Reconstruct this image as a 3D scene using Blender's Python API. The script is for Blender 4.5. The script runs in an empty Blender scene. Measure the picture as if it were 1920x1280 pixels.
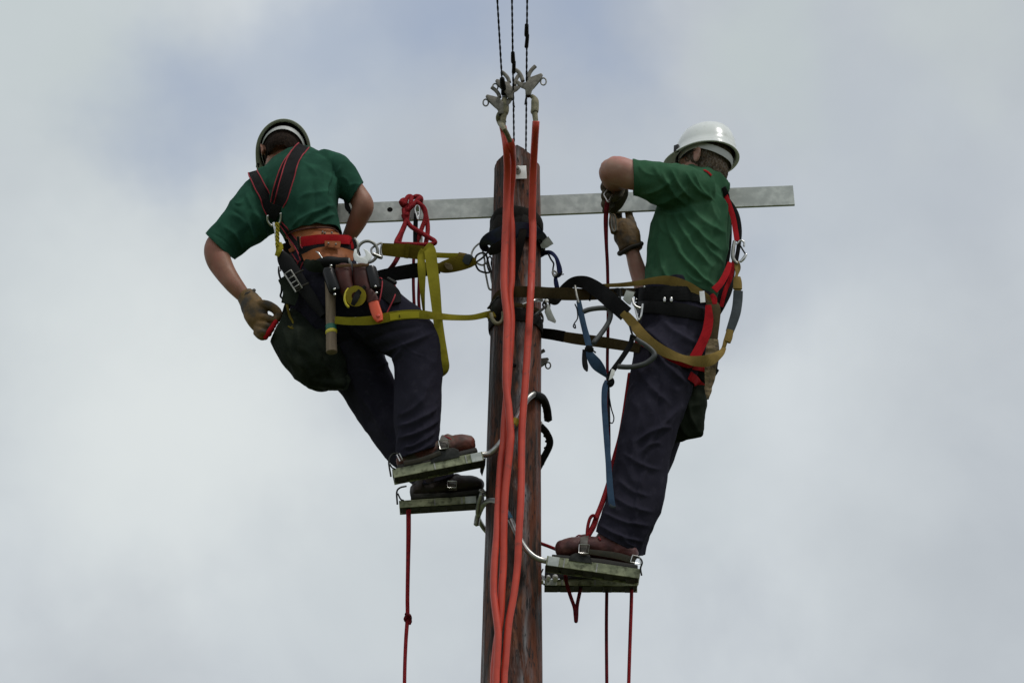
import bpy, bmesh, math, random
import numpy as np
from mathutils import Vector, Matrix, noise
from mathutils.bvhtree import BVHTree
random.seed(7)

# ------------------------------------------------------------------ camera
PITCH = math.radians(28.0)
FOC = 6000.0                                   # focal length in photograph pixels
DIST = 12.0 * math.cos(PITCH)
CAM = Vector((0.0, -DIST, 1.62))
FWD = Vector((0, math.cos(PITCH), math.sin(PITCH)))
UPV = Vector((0, -math.sin(PITCH), math.cos(PITCH)))
RGT = Vector((1, 0, 0))
scene = bpy.context.scene
cam_data = bpy.data.cameras.new('camera')
cam = bpy.data.objects.new('camera', cam_data)
scene.collection.objects.link(cam)
cam.location = CAM
cam.rotation_euler = (math.radians(90) + PITCH, 0, 0)
cam_data.sensor_width = 36.0
cam_data.lens = FOC / 1920.0 * 36.0
cam_data.clip_start = 0.1
cam_data.clip_end = 6000.0
scene.camera = cam
scene.render.resolution_x = 1024
scene.render.resolution_y = 682

# ------------------------------------------------------------------ light, sky, exposure
SUN_EL, SUN_AZ = math.radians(62), math.radians(128)       # azimuth clockwise from +Y, so behind the camera to the right
sun_dir = Vector((math.sin(SUN_AZ) * math.cos(SUN_EL), math.cos(SUN_AZ) * math.cos(SUN_EL), math.sin(SUN_EL)))
sd = bpy.data.lights.new('sun', 'SUN')
sd.energy = 1.5
sd.angle = math.radians(10)
sd.color = (1.0, 0.965, 0.91)
sun = bpy.data.objects.new('sun', sd)
scene.collection.objects.link(sun)
sun.location = (4, -8, 16)
sun.rotation_euler = sun_dir.to_track_quat('Z', 'Y').to_euler()

def ray(px, py):
    return FWD + RGT * ((px - 960) / FOC) + UPV * ((640 - py) / FOC)

world = bpy.data.worlds.new('World')
scene.world = world
world.use_nodes = True
nt = world.node_tree
nt.nodes.clear()
N, L = nt.nodes.new, nt.links.new
w_out = N('ShaderNodeOutputWorld')
tc = N('ShaderNodeTexCoord')
sky = N('ShaderNodeTexSky')
sky.sky_type = 'NISHITA'
sky.sun_disc = False
sky.sun_elevation = SUN_EL
sky.sun_rotation = SUN_AZ
sky.air_density = 1.3
sky.dust_density = 2.0
bg_sky = N('ShaderNodeBackground')
bg_sky.inputs['Strength'].default_value = 0.12
L(sky.outputs[0], bg_sky.inputs['Color'])

def wnoise(scale, detail, rough=0.55, dist=0.0, off=(0, 0, 0)):
    mp = N('ShaderNodeMapping')
    mp.inputs['Location'].default_value = off
    L(tc.outputs['Generated'], mp.inputs['Vector'])
    n = N('ShaderNodeTexNoise')
    n.inputs['Scale'].default_value = scale
    n.inputs['Detail'].default_value = detail
    n.inputs['Roughness'].default_value = rough
    n.inputs['Distortion'].default_value = dist
    L(mp.outputs[0], n.inputs['Vector'])
    return n
def wmath(op, a, b=None, clamp=False):
    m = N('ShaderNodeMath'); m.operation = op; m.use_clamp = clamp
    for i, v in enumerate((a, b)):
        if v is None: continue
        if isinstance(v, (int, float)): m.inputs[i].default_value = v
        else: L(v, m.inputs[i])
    return m.outputs[0]
def wmix(fac, a, b):
    m = N('ShaderNodeMix'); m.data_type = 'RGBA'
    if isinstance(fac, (int, float)): m.inputs[0].default_value = fac
    else: L(fac, m.inputs[0])
    for idx, v in ((6, a), (7, b)):
        if isinstance(v, tuple): m.inputs[idx].default_value = (*v, 1)
        else: L(v, m.inputs[idx])
    return m.outputs[2]
def ramp01(v, lo, hi):
    r = N('ShaderNodeMapRange'); r.interpolation_type = 'SMOOTHSTEP'
    r.inputs['From Min'].default_value = lo; r.inputs['From Max'].default_value = hi
    L(v, r.inputs['Value'])
    return r.outputs['Result']
def lin(r, g, b):
    f = lambda c: (c / 255 / 12.92) if c / 255 <= 0.04045 else ((c / 255 + 0.055) / 1.055) ** 2.4
    return (f(r), f(g), f(b))

nA = wnoise(5.5, 5, 0.5, 0.4, (3.1, 0.4, 1.7))
nB = wnoise(16.0, 6, 0.55, 0.3, (0.3, 5.4, 2.2))
warp = N('ShaderNodeVectorMath'); warp.operation = 'MULTIPLY_ADD'
wn = wnoise(9.0, 5, 0.6, 0.0, (7.7, 1.3, 4.1))
wsub = N('ShaderNodeVectorMath'); wsub.operation = 'SUBTRACT'
L(wn.outputs['Color'], wsub.inputs[0]); wsub.inputs[1].default_value = (0.5, 0.5, 0.5)
L(wsub.outputs[0], warp.inputs[0]); warp.inputs[1].default_value = (0.10, 0.10, 0.10)
L(tc.outputs['Generated'], warp.inputs[2])
mixn = wmath('ADD', wmath('MULTIPLY', nA.outputs['Fac'], 0.75), wmath('MULTIPLY', nB.outputs['Fac'], 0.25))
cloud = wmix(ramp01(mixn, 0.36, 0.64), lin(185, 191, 198), lin(213, 219, 222))
def bank(px, py, rad, col, strength):
    """a cloud bank or a thin place between clouds, in the direction the photograph shows it"""
    global cloud
    d = ray(px, py).normalized()
    s = N('ShaderNodeVectorMath'); s.operation = 'DISTANCE'
    L(warp.outputs[0], s.inputs[0]); s.inputs[1].default_value = d
    f = ramp01(s.outputs['Value'], rad / FOC, 0.0)
    cloud = wmix(wmath('MULTIPLY', f, strength), cloud, col)
BANKS = [
    (120, 600, 620, lin(213, 220, 220), .7), (330, 800, 520, lin(226, 231, 230), .95),
    (60, 60, 420, lin(197, 206, 206), .8), (180, 1280, 330, lin(186, 191, 195), .5),
    (1750, 1150, 460, lin(182, 188, 193), .7), (1860, 700, 380, lin(184, 190, 195), .6),
    (1640, 330, 380, lin(188, 196, 203), .6), (1880, 60, 260, lin(200, 208, 205), .6),
    (760, 60, 330, lin(158, 172, 195), .85), (1060, 40, 300, lin(157, 171, 194), .8),
    (330, 190, 260, lin(163, 176, 197), .75), (560, 130, 240, lin(168, 181, 200), .6),
    (1420, 480, 260, lin(176, 186, 199), .6), (700, 330, 300, lin(188, 198, 208), .5),
    (1150, 330, 280, lin(187, 196, 205), .5), (1500, 90, 240, lin(195, 205, 203), .7),
    (700, 1100, 380, lin(205, 212, 214), .6), (1250, 900, 300, lin(196, 204, 207), .5),
]
for bk in BANKS: bank(*bk)
bg_cl = N('ShaderNodeBackground')
L(cloud, bg_cl.inputs['Color'])
bg_cl.inputs['Strength'].default_value = 1.0
mx = N('ShaderNodeMixShader')
mx.inputs[0].default_value = 0.94             # an overcast: little of the blue sky gets through
L(bg_sky.outputs[0], mx.inputs[1]); L(bg_cl.outputs[0], mx.inputs[2])
L(mx.outputs[0], w_out.inputs['Surface'])

scene.view_settings.view_transform = 'Standard'
scene.view_settings.look = 'None'
scene.view_settings.gamma = 1.0
scene.view_settings.use_curve_mapping = False
scene.view_settings.exposure = 0.0

# ------------------------------------------------------------------ placing
def P(px, py, y=0.0):
    d = ray(px, py)
    return CAM + d * ((y - CAM.y) / d.y)
def PZ(px, py, z):
    d = ray(px, py)
    return CAM + d * ((z - CAM.z) / d.z)
def mpp(p):
    return (Vector(p) - CAM).dot(FWD) / FOC     # metres per photograph pixel at a point
def view_dir(p):
    return (Vector(p) - CAM).normalized()
def project_np(co):
    d = co - np.array(CAM)
    z = d @ np.array(FWD)
    return np.stack([960 + FOC * (d @ np.array(RGT)) / z, 640 - FOC * (d @ np.array(UPV)) / z], 1)

# ------------------------------------------------------------------ objects
ORG = {}
col = scene.collection
def tag(o, label=None, cat=None, group=None, kind=None):
    if label: o['label'] = label
    if cat: o['category'] = cat
    if group: o['group'] = group
    if kind: o['kind'] = kind
    return o
def thing(name, at, label, cat, group=None):
    o = bpy.data.objects.new(name, None)
    o.empty_display_size = 0.05
    col.objects.link(o)
    o.location = at
    ORG[o] = Vector(at)
    return tag(o, label, cat, group)
def link_mesh(name, me, mats, parent=None, smooth=None, label=None):
    me.materials.clear()
    for m in (mats if isinstance(mats, (list, tuple)) else [mats]): me.materials.append(m)
    o = bpy.data.objects.new(name, me)
    me.name = name
    if parent is not None:
        org = ORG[parent]
        base = org.copy()
    else:
        n = len(me.vertices)
        a = np.empty(n * 3, 'f'); me.vertices.foreach_get('co', a); a = a.reshape(-1, 3)
        base = Vector(((a[:, 0].min() + a[:, 0].max()) / 2, (a[:, 1].min() + a[:, 1].max()) / 2, a[:, 2].min()))
    me.transform(Matrix.Translation(-base))
    ORG[o] = base
    if parent is not None: o.parent = parent
    else: o.location = base
    if smooth is not None:
        me.polygons.foreach_set('use_smooth', [True] * len(me.polygons))
        if smooth < 180: me.set_sharp_from_angle(angle=math.radians(smooth))
    me.update()
    col.objects.link(o)
    if label: o['label'] = label
    return o
def build(name, bm, mat, parent=None, smooth=40, label=None, fix=True):
    if fix: bmesh.ops.recalc_face_normals(bm, faces=bm.faces)
    me = bpy.data.meshes.new(name)
    bm.to_mesh(me); bm.free()
    return link_mesh(name, me, mat, parent, smooth, label)
def NB():
    b = bmesh.new(); b.loops.layers.uv.new('UVMap'); return b

# ------------------------------------------------------------------ shapes
def catmull(pts, per):
    """pts: list of tuples/vectors of any length -> smooth samples through them"""
    a = [np.array(p, float) for p in pts]
    if len(a) == 2:
        return [a[0] + (a[1] - a[0]) * t for t in np.linspace(0, 1, per + 1)]
    a = [2 * a[0] - a[1]] + a + [2 * a[-1] - a[-2]]
    out = []
    for i in range(1, len(a) - 2):
        p0, p1, p2, p3 = a[i - 1:i + 3]
        for k in range(per):
            t = k / per
            out.append(0.5 * ((2 * p1) + (p2 - p0) * t + (2 * p0 - 5 * p1 + 4 * p2 - p3) * t * t + (3 * p1 - p0 - 3 * p2 + p3) * t ** 3))
    out.append(a[-2])
    return out
def bridge_rings(bm, rings, closed=False, vs=None, uvs=True):
    uv = bm.loops.layers.uv.active
    n = len(rings[0])
    R = len(rings)
    for i in range(R if closed else R - 1):
        a, b = rings[i], rings[(i + 1) % R]
        for k in range(n):
            k2 = (k + 1) % n
            f = bm.faces.new((a[k], a[k2], b[k2], b[k]))
            if uv and vs is not None:
                v0, v1 = vs[i], vs[i + 1] if i + 1 < len(vs) else vs[i] + .02
                for lp, q in zip(f.loops, ((k / n, v0), ((k + 1) / n, v0), ((k + 1) / n, v1), (k / n, v1))):
                    lp[uv].uv = q
def tube(bm, pts, r, n=8, per=6, closed=False, smooth=True, raw=False):
    """pts: world points; r: radius or list of radii (m)"""
    pts = [Vector(p) for p in pts]
    rr = [r] * len(pts) if isinstance(r, (int, float)) else list(r)
    if smooth and not closed and len(pts) > 2 and not raw:
        s = catmull([(*p, q) for p, q in zip(pts, rr)], per)
    elif closed and not raw:
        ext = [(*p, q) for p, q in zip(pts, rr)]
        s = catmull(ext[-1:] + ext + ext[:2], per)[per:-per - 1]
        s = s[:len(pts) * per]
    else:
        s = [(*p, q) for p, q in zip(pts, rr)]
    ps = [Vector(q[:3]) for q in s]; rs = [q[3] for q in s]
    m = len(ps)
    nrm = None; rings = []; vs = []; acc = 0
    for i in range(m):
        if closed: t = ps[(i + 1) % m] - ps[i - 1]
        else: t = ps[min(i + 1, m - 1)] - ps[max(i - 1, 0)]
        t = t.normalized() if t.length > 1e-9 else Vector((0, 0, 1))
        if nrm is None:
            nrm = t.orthogonal().normalized()
        nrm = (nrm - t * nrm.dot(t))
        nrm = nrm.normalized() if nrm.length > 1e-6 else t.orthogonal().normalized()
        bi = t.cross(nrm)
        if i: acc += (ps[i] - ps[i - 1]).length
        vs.append(acc)
        rings.append([bm.verts.new(ps[i] + (nrm * math.cos(2 * math.pi * k / n) + bi * math.sin(2 * math.pi * k / n)) * rs[i]) for k in range(n)])
    bridge_rings(bm, rings, closed, vs)
    if not closed:
        for e, i, sg in ((rings[0], 0, -1), (rings[-1], m - 1, 1)):
            t = (ps[1] - ps[0]).normalized() if i == 0 else (ps[-1] - ps[-2]).normalized()
            c = bm.verts.new(ps[i] + t * sg * rs[i] * 0.5)
            for k in range(n): bm.faces.new((e[k], e[(k + 1) % n], c))
def px_tube(bm, pts, r_px, y=0.0, **kw):
    """pts: (px,py) or (px,py,y); r in photograph pixels"""
    ps = [P(p[0], p[1], p[2] if len(p) > 2 else y) for p in pts]
    if isinstance(r_px, (int, float)): rr = [r_px * mpp(p) for p in ps]
    else: rr = [q * mpp(p) for q, p in zip(r_px, ps)]
    tube(bm, ps, rr, **kw)
def strip(bm, ps, wd, nr, w, th, closed=False, crown=0.0):
    """webbing: points, width directions, face normals, widths; a real thin strip with rounded edges"""
    rings = []; vs = []; acc = 0
    for i, p in enumerate(ps):
        if i: acc += (p - ps[i - 1]).length
        vs.append(acc)
        h = w[i] / 2; t = th / 2
        sec = [(-h, -t * .5), (-h * .5, -t), (h * .5, -t), (h, -t * .5), (h, t * .5), (h * .5, t + crown), (-h * .5, t + crown), (-h, t * .5)]
        rings.append([bm.verts.new(p + wd[i] * a + nr[i] * b) for a, b in sec])
    uv = bm.loops.layers.uv.active
    us = [0, .25, .75, 1, 1, .75, .25, 0]
    R = len(rings)
    for i in range(R if closed else R - 1):
        a, b = rings[i], rings[(i + 1) % R]
        for k in range(8):
            k2 = (k + 1) % 8
            f = bm.faces.new((a[k], a[k2], b[k2], b[k]))
            v1 = vs[i + 1] if i + 1 < R else acc
            for lp, q in zip(f.loops, ((us[k], vs[i]), (us[k2], vs[i]), (us[k2], v1), (us[k], v1))): lp[uv].uv = q
    if not closed:
        bm.faces.new(rings[0][::-1]); bm.faces.new(rings[-1])
def px_strap(bm, pts, y=0.0, th=0.003, per=8):
    """pts: (px,py,width_px,twist_deg[,y]) twist 0 = flat to the viewer, 90 = edge on"""
    q = [(p[0], p[1], p[2], p[3] if len(p) > 3 else 0.0, p[4] if len(p) > 4 else y) for p in pts]
    s = catmull(q, per)
    ps = [P(v[0], v[1], v[4]) for v in s]
    wd, nr, w = [], [], []
    for i, v in enumerate(s):
        t = (ps[min(i + 1, len(ps) - 1)] - ps[max(i - 1, 0)]).normalized()
        vd = view_dir(ps[i])
        side = t.cross(vd)
        side = side.normalized() if side.length > 1e-4 else UPV.copy()
        dep = side.cross(t).normalized()
        a = math.radians(v[3])
        d = side * math.cos(a) + dep * math.sin(a)
        wd.append(d); nr.append(t.cross(d).normalized()); w.append(max(.001, v[2]) * mpp(ps[i]))
    strip(bm, ps, wd, nr, w, th)
def box(bm, c, ax, ay, az):
    """centre and three half-axis vectors"""
    vs = [bm.verts.new(c + ax * i + ay * j + az * k) for i in (-1, 1) for j in (-1, 1) for k in (-1, 1)]
    for q in ((0, 1, 3, 2), (4, 6, 7, 5), (0, 4, 5, 1), (2, 3, 7, 6), (0, 2, 6, 4), (1, 5, 7, 3)):
        bm.faces.new([vs[i] for i in q])
def bevel_all(bm, w, seg=2, ang=30):
    bm.normal_update()
    es = [e for e in bm.edges if len(e.link_faces) == 2 and e.calc_face_angle(0) > math.radians(ang)]
    bmesh.ops.bevel(bm, geom=es, offset=w, segments=seg, affect='EDGES', profile=0.5, clamp_overlap=True)
def plate(bm, poly, y, th, bevel=0.0):
    """an outline in photograph pixels given thickness th (m) away from the viewer, standing upright at depth y"""
    front = [bm.verts.new(P(p[0], p[1], y)) for p in poly]
    back = [bm.verts.new(P(p[0], p[1], y) + FWD * th) for p in poly]
    f1 = bm.faces.new(front); f2 = bm.faces.new(back[::-1])
    n = len(poly)
    for k in range(n): bm.faces.new((front[k], back[k], back[(k + 1) % n], front[(k + 1) % n]))
    bmesh.ops.recalc_face_normals(bm, faces=bm.faces)
    if bevel: bevel_all(bm, bevel)
def ellipsoid(bm, M, c, r, seg=20):
    mm = M @ Matrix.Translation(c) @ Matrix.Diagonal((r[0], r[1], r[2], 1))
    bmesh.ops.create_uvsphere(bm, u_segments=seg, v_segments=seg * 2 // 3, radius=1.0, matrix=mm)
def cyl(bm, a, b, r0, r1=None, n=16):
    tube(bm, [a, b], [r0, r1 if r1 is not None else r0], n=n, smooth=False)
def loft(bm, pts, n=28, per=5, world_pts=False):
    """body part: (px,py,y,ra_px,rb_px): half width across the picture, half depth along the view"""
    s = catmull([(p[0], p[1], p[2], p[3], p[4] if len(p) > 4 else p[3]) for p in pts], per)
    ps = [P(v[0], v[1], v[2]) for v in s]
    m = len(ps); rings = []; fr = []
    for i in range(m):
        t = (ps[min(i + 1, m - 1)] - ps[max(i - 1, 0)]).normalized()
        vd = view_dir(ps[i])
        side = t.cross(vd)
        side = side.normalized() if side.length > 0.05 else (fr[-1][1] if fr else RGT.copy())
        dep = side.cross(t).normalized()
        fr.append((t, side, dep))
        k = mpp(ps[i])
        ra, rb = max(2, s[i][3]) * k, max(2, s[i][4]) * k
        rings.append([bm.verts.new(ps[i] + side * math.cos(a) * ra + dep * math.sin(a) * rb) for a in [2 * math.pi * j / n for j in range(n)]])
    bridge_rings(bm, rings, False, None)
    for e, i, sg in ((rings[0], 0, -1), (rings[-1], m - 1, 1)):
        k = mpp(ps[i]) * min(s[i][3], s[i][4])
        t = fr[i][0]
        mid = [bm.verts.new(ps[i] + (v.co - ps[i]) * .62 + t * sg * k * .38) for v in e]
        c = bm.verts.new(ps[i] + t * sg * k * .52)
        for j in range(n):
            bm.faces.new((e[j], e[(j + 1) % n], mid[(j + 1) % n], mid[j]))
            bm.faces.new((mid[j], mid[(j + 1) % n], c))
def remesh(bm, voxel, smooth=3, cuts=(), thick=0.0, disp=None, name='skin'):
    """union of all closed pieces into one continuous surface; cuts = [(point, normal, radius)] open it (what lies on the normal's side within radius goes)"""
    bmesh.ops.recalc_face_normals(bm, faces=bm.faces)
    me = bpy.data.meshes.new('tmp'); bm.to_mesh(me); bm.free()
    o = bpy.data.objects.new('tmp', me); col.objects.link(o)
    md = o.modifiers.new('r', 'REMESH'); md.mode = 'VOXEL'; md.voxel_size = voxel; md.adaptivity = 0
    if smooth:
        sm = o.modifiers.new('s', 'SMOOTH'); sm.factor = 0.5; sm.iterations = smooth
    dg = bpy.context.evaluated_depsgraph_get()
    out = bpy.data.meshes.new_from_object(o.evaluated_get(dg), depsgraph=dg)
    bpy.data.objects.remove(o); bpy.data.meshes.remove(me)
    if disp: disp(out)
    if cuts:
        b = bmesh.new(); b.from_mesh(out)
        for (pt, nn, rad) in cuts:
            pt = Vector(pt); nn = Vector(nn).normalized()
            near = [f for f in b.faces if (f.calc_center_median() - pt).length < rad]
            geom = set(near)
            for f in near: geom.update(f.edges); geom.update(f.verts)
            bmesh.ops.bisect_plane(b, geom=list(geom), dist=1e-5, plane_co=pt, plane_no=nn)
            kill = [f for f in b.faces if (f.calc_center_median() - pt).length < rad * 1.05 and (f.calc_center_median() - pt).dot(nn) > 1e-5]
            bmesh.ops.delete(b, geom=kill, context='FACES')
        # drop loose islands left over from cutting
        b.verts.ensure_lookup_table(); seen = set(); best = []
        for v in b.verts:
            if v.index in seen or not v.link_faces: continue
            st = [v]; isl = []; seen.add(v.index)
            while st:
                q = st.pop(); isl.append(q)
                for e in q.link_edges:
                    w = e.other_vert(q)
                    if w.index not in seen: seen.add(w.index); st.append(w)
            if len(isl) > len(best): best = isl
        keep = set(best)
        bmesh.ops.delete(b, geom=[v for v in b.verts if v not in keep], context='VERTS')
        if thick:
            b.normal_update()
            t_ = abs(thick); fs = list(b.faces); vs_ = list(b.verts)
            bnd = [(e.link_loops[0].vert, e.link_loops[0].link_loop_next.vert) for e in b.edges if len(e.link_faces) == 1]
            tw = {v: b.verts.new(v.co - v.normal * t_) for v in vs_}
            for f in fs: b.faces.new([tw[v] for v in reversed(f.verts)])
            for p_, q_ in bnd: b.faces.new((q_, p_, tw[p_], tw[q_]))
        b.to_mesh(out); b.free()
    return out
def verts_np(me):
    n = len(me.vertices); a = np.empty(n * 3, 'f'); me.vertices.foreach_get('co', a)
    b = np.empty(n * 3, 'f'); me.vertices.foreach_get('normal', b)
    return a.reshape(-1, 3).astype(float), b.reshape(-1, 3).astype(float)
def set_np(me, co):
    me.vertices.foreach_set('co', co.astype('f').ravel()); me.update()
FOLD = 2.1
def make_disp(folds=(), nz=(), hem=()):
    """cloth folds as real relief. folds: ((x1,y1),(x2,y2),width_px,depth_mm) ridges on the near side; nz: (scale vec, amp_m, sharp)"""
    def f(me):
        co, no = verts_np(me)
        px = project_np(co)
        vd = co - np.array(CAM); vd /= np.linalg.norm(vd, axis=1)[:, None]
        facing = np.clip(-(no * vd).sum(1) * 1.6, 0, 1)
        d = np.zeros(len(co))
        for (a, b, w, mm) in folds:
            a = np.array(a, float); b = np.array(b, float)
            ab = b - a; L2 = (ab ** 2).sum()
            t = np.clip(((px - a) @ ab) / L2, -.2, 1.2)
            bow = np.sin(np.clip(t, 0, 1) * math.pi) * (6 if mm > 0 else -6)
            perp = np.array([-ab[1], ab[0]]) / math.sqrt(L2)
            q = a + ab * t[:, None] + perp * bow[:, None]
            dd = np.sqrt(((px - q) ** 2).sum(1)) / (w * .85)
            end = np.clip(t * 5 + .2, 0, 1) * np.clip((1 - t) * 4 + .2, 0, 1)
            d += facing * end * mm * FOLD / 1000 * (np.exp(-dd ** 1.35) - .45 * np.exp(-(dd / 2.1) ** 2))
        for (sc, amp, sharp) in nz:
            sc = np.array(sc, float)
            q = co * sc
            v = np.array([noise.noise(Vector(p)) for p in q])
            if sharp: v = 0.35 - np.abs(v) * 1.6
            d += v * amp
        set_np(me, co + no * d[:, None])
    return f
def bvh_of(*mes):
    vs, ps, k = [], [], 0
    for me in mes:
        n = len(me.vertices)
        vs += [v.co.copy() for v in me.vertices]
        ps += [[i + k for i in p.vertices] for p in me.polygons]
        k += n
    return BVHTree.FromPolygons(vs, ps)
def on(bvh, px, py, off=0.0, y=0.0):
    """the point of a surface seen through a pixel, lifted off it; y when nothing is there"""
    d = ray(px, py).normalized()
    h = bvh.ray_cast(CAM, d)
    if h[0] is None: return None, None
    n = h[1] if h[1].dot(d) < 0 else -h[1]
    return h[0] + n * off, n
def surf_strap(bm, bvh, pts, th=0.003, per=14, off=0.0035, soft=4, yfall=0.0):
    """webbing lying on a body: (px,py,width_px)"""
    s = catmull([(p[0], p[1], p[2]) for p in pts], per)
    ps, ns, ws = [], [], []
    lastd = None
    for v in s:
        q, n = on(bvh, v[0], v[1], off)
        if q is not None and lastd is not None and abs((q - CAM).length - lastd) > .08: q = None
        if q is None:
            d = ray(v[0], v[1]).normalized()
            if lastd is None:
                q = P(v[0], v[1], yfall)
            else: q = CAM + d * lastd
            n = ns[-1] if ns else -d
        lastd = (q - CAM).length
        ps.append(q); ns.append(n); ws.append(v[2] * mpp(q))
    for _ in range(soft):
        ps = [ps[0]] + [(ps[i - 1] + ps[i] * 2 + ps[i + 1]) / 4 for i in range(1, len(ps) - 1)] + [ps[-1]]
        ns = [ns[0]] + [(ns[i - 1] + ns[i] * 2 + ns[i + 1]).normalized() for i in range(1, len(ns) - 1)] + [ns[-1]]
    wd, nr = [], []
    for i in range(len(ps)):
        t = (ps[min(i + 1, len(ps) - 1)] - ps[max(i - 1, 0)]).normalized()
        n = ns[i] + -view_dir(ps[i]) * .9
        d = t.cross(n).normalized()
        wd.append(d); nr.append(d.cross(t).normalized() if True else n)
        if nr[-1].dot(n) < 0: nr[-1] = -nr[-1]
    ps = [p + nr[i] * 0.001 for i, p in enumerate(ps)]
    strip(bm, ps, wd, nr, ws, th)
    return ps, wd, nr, ws

# ------------------------------------------------------------------ materials
def mat(name, c1, c2=None, scale=20.0, rough=0.7, metal=0.0, bump=0.2, bscale=200.0, stretch=(1, 1, 1), lo=.35, hi=.65,
        spec=0.5, sss=0.0, sheen=0.0, coat=0.0, c3=None, s3=5.0, lo3=.5, hi3=.7, rvar=0.1, detail=6, bdist=0.001):
    m = bpy.data.materials.new(name); m.use_nodes = True
    t = m.node_tree; b = t.nodes['Principled BSDF']; NN, LL = t.nodes.new, t.links.new
    co = NN('ShaderNodeTexCoord')
    mp = NN('ShaderNodeMapping'); mp.inputs['Scale'].default_value = stretch
    LL(co.outputs['Object'], mp.inputs['Vector'])
    def nz(s, dt=detail):
        n = NN('ShaderNodeTexNoise'); n.inputs['Scale'].default_value = s; n.inputs['Detail'].default_value = dt
        LL(mp.outputs[0], n.inputs['Vector']); return n
    def rng(v, a, z):
        r = NN('ShaderNodeMapRange'); r.inputs['From Min'].default_value = a; r.inputs['From Max'].default_value = z
        LL(v, r.inputs['Value']); return r.outputs['Result']
    def mixc(f, a, c):
        x = NN('ShaderNodeMix'); x.data_type = 'RGBA'; LL(f, x.inputs[0])
        for i, v in ((6, a), (7, c)):
            if isinstance(v, tuple): x.inputs[i].default_value = (*v, 1)
            else: LL(v, x.inputs[i])
        return x.outputs[2]
    if c2 is None: c2 = tuple(v * .72 for v in c1)
    n1 = nz(scale)
    cc = mixc(rng(n1.outputs['Fac'], lo, hi), c1, c2)
    if c3 is not None: cc = mixc(rng(nz(s3).outputs['Fac'], lo3, hi3), cc, c3)
    LL(cc, b.inputs['Base Color'])
    r = NN('ShaderNodeMapRange'); r.inputs['To Min'].default_value = max(0.02, rough - rvar); r.inputs['To Max'].default_value = min(1, rough + rvar)
    LL(n1.outputs['Fac'], r.inputs['Value']); LL(r.outputs['Result'], b.inputs['Roughness'])
    b.inputs['Metallic'].default_value = metal
    b.inputs['Specular IOR Level'].default_value = spec
    if sss:
        b.inputs['Subsurface Weight'].default_value = sss
        b.inputs['Subsurface Radius'].default_value = (1, .35, .2); b.inputs['Subsurface Scale'].default_value = .012
    if sheen: b.inputs['Sheen Weight'].default_value = sheen; b.inputs['Sheen Roughness'].default_value = .5
    if coat: b.inputs['Coat Weight'].default_value = coat; b.inputs['Coat Roughness'].default_value = .12
    if bump:
        n2 = NN('ShaderNodeTexNoise'); n2.inputs['Scale'].default_value = bscale; n2.inputs['Detail'].default_value = 4
        LL(mp.outputs[0], n2.inputs['Vector'])
        bp = NN('ShaderNodeBump'); bp.inputs['Strength'].default_value = bump; bp.inputs['Distance'].default_value = bdist
        LL(n2.outputs['Fac'], bp.inputs['Height']); LL(bp.outputs[0], b.inputs['Normal'])
    return m
def web(name, c1, c2=None, edge=None, rib=600.0, rough=.8, dirt=.5):
    """woven webbing: ribs across the strip from its UVs, a stitched edge, rubbed dirt"""
    m = mat(name, c1, c2, scale=14, rough=rough, bump=0, spec=.08, lo=.3, hi=.7, c3=tuple(v * .55 for v in c1), s3=26, lo3=.56, hi3=.8)
    t = m.node_tree; b = t.nodes['Principled BSDF']; NN, LL = t.nodes.new, t.links.new
    uv = NN('ShaderNodeUVMap'); sp = NN('ShaderNodeSeparateXYZ'); LL(uv.outputs[0], sp.inputs[0])
    w = NN('ShaderNodeMath'); w.operation = 'MULTIPLY'; w.inputs[1].default_value = rib * 2; LL(sp.outputs['Y'], w.inputs[0])
    s = NN('ShaderNodeMath'); s.operation = 'SINE'; LL(w.outputs[0], s.inputs[0])
    w2 = NN('ShaderNodeMath'); w2.operation = 'MULTIPLY'; w2.inputs[1].default_value = 62.8; LL(sp.outputs['X'], w2.inputs[0])
    s2 = NN('ShaderNodeMath'); s2.operation = 'SINE'; LL(w2.outputs[0], s2.inputs[0])
    ad = NN('ShaderNodeMath'); ad.operation = 'ADD'; LL(s.outputs[0], ad.inputs[0]); LL(s2.outputs[0], ad.inputs[1])
    bp = NN('ShaderNodeBump'); bp.inputs['Strength'].default_value = .35; bp.inputs['Distance'].default_value = .0008
    LL(ad.outputs[0], bp.inputs['Height']); LL(bp.outputs[0], b.inputs['Normal'])
    return m
def rope_mat(name, c1, c2, n=3, pitch=160.0):
    m = mat(name, c1, c2, scale=60, rough=.85, bump=0, spec=.1)
    t = m.node_tree; b = t.nodes['Principled BSDF']; NN, LL = t.nodes.new, t.links.new
    uv = NN('ShaderNodeUVMap'); sp = NN('ShaderNodeSeparateXYZ'); LL(uv.outputs[0], sp.inputs[0])
    outs = []
    for sg in (1, -1):
        a = NN('ShaderNodeMath'); a.operation = 'MULTIPLY'; a.inputs[1].default_value = 6.28318 * n * sg; LL(sp.outputs['X'], a.inputs[0])
        c = NN('ShaderNodeMath'); c.operation = 'MULTIPLY_ADD'; c.inputs[1].default_value = pitch * 6.28; LL(sp.outputs['Y'], c.inputs[0]); LL(a.outputs[0], c.inputs[2])
        s = NN('ShaderNodeMath'); s.operation = 'SINE'; LL(c.outputs[0], s.inputs[0]); outs.append(s.outputs[0])
    mxm = NN('ShaderNodeMath'); mxm.operation = 'MAXIMUM'; LL(outs[0], mxm.inputs[0]); LL(outs[1], mxm.inputs[1])
    bp = NN('ShaderNodeBump'); bp.inputs['Strength'].default_value = .6; bp.inputs['Distance'].default_value = .0015
    LL(mxm.outputs[0], bp.inputs['Height']); LL(bp.outputs[0], b.inputs['Normal'])
    return m

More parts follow.
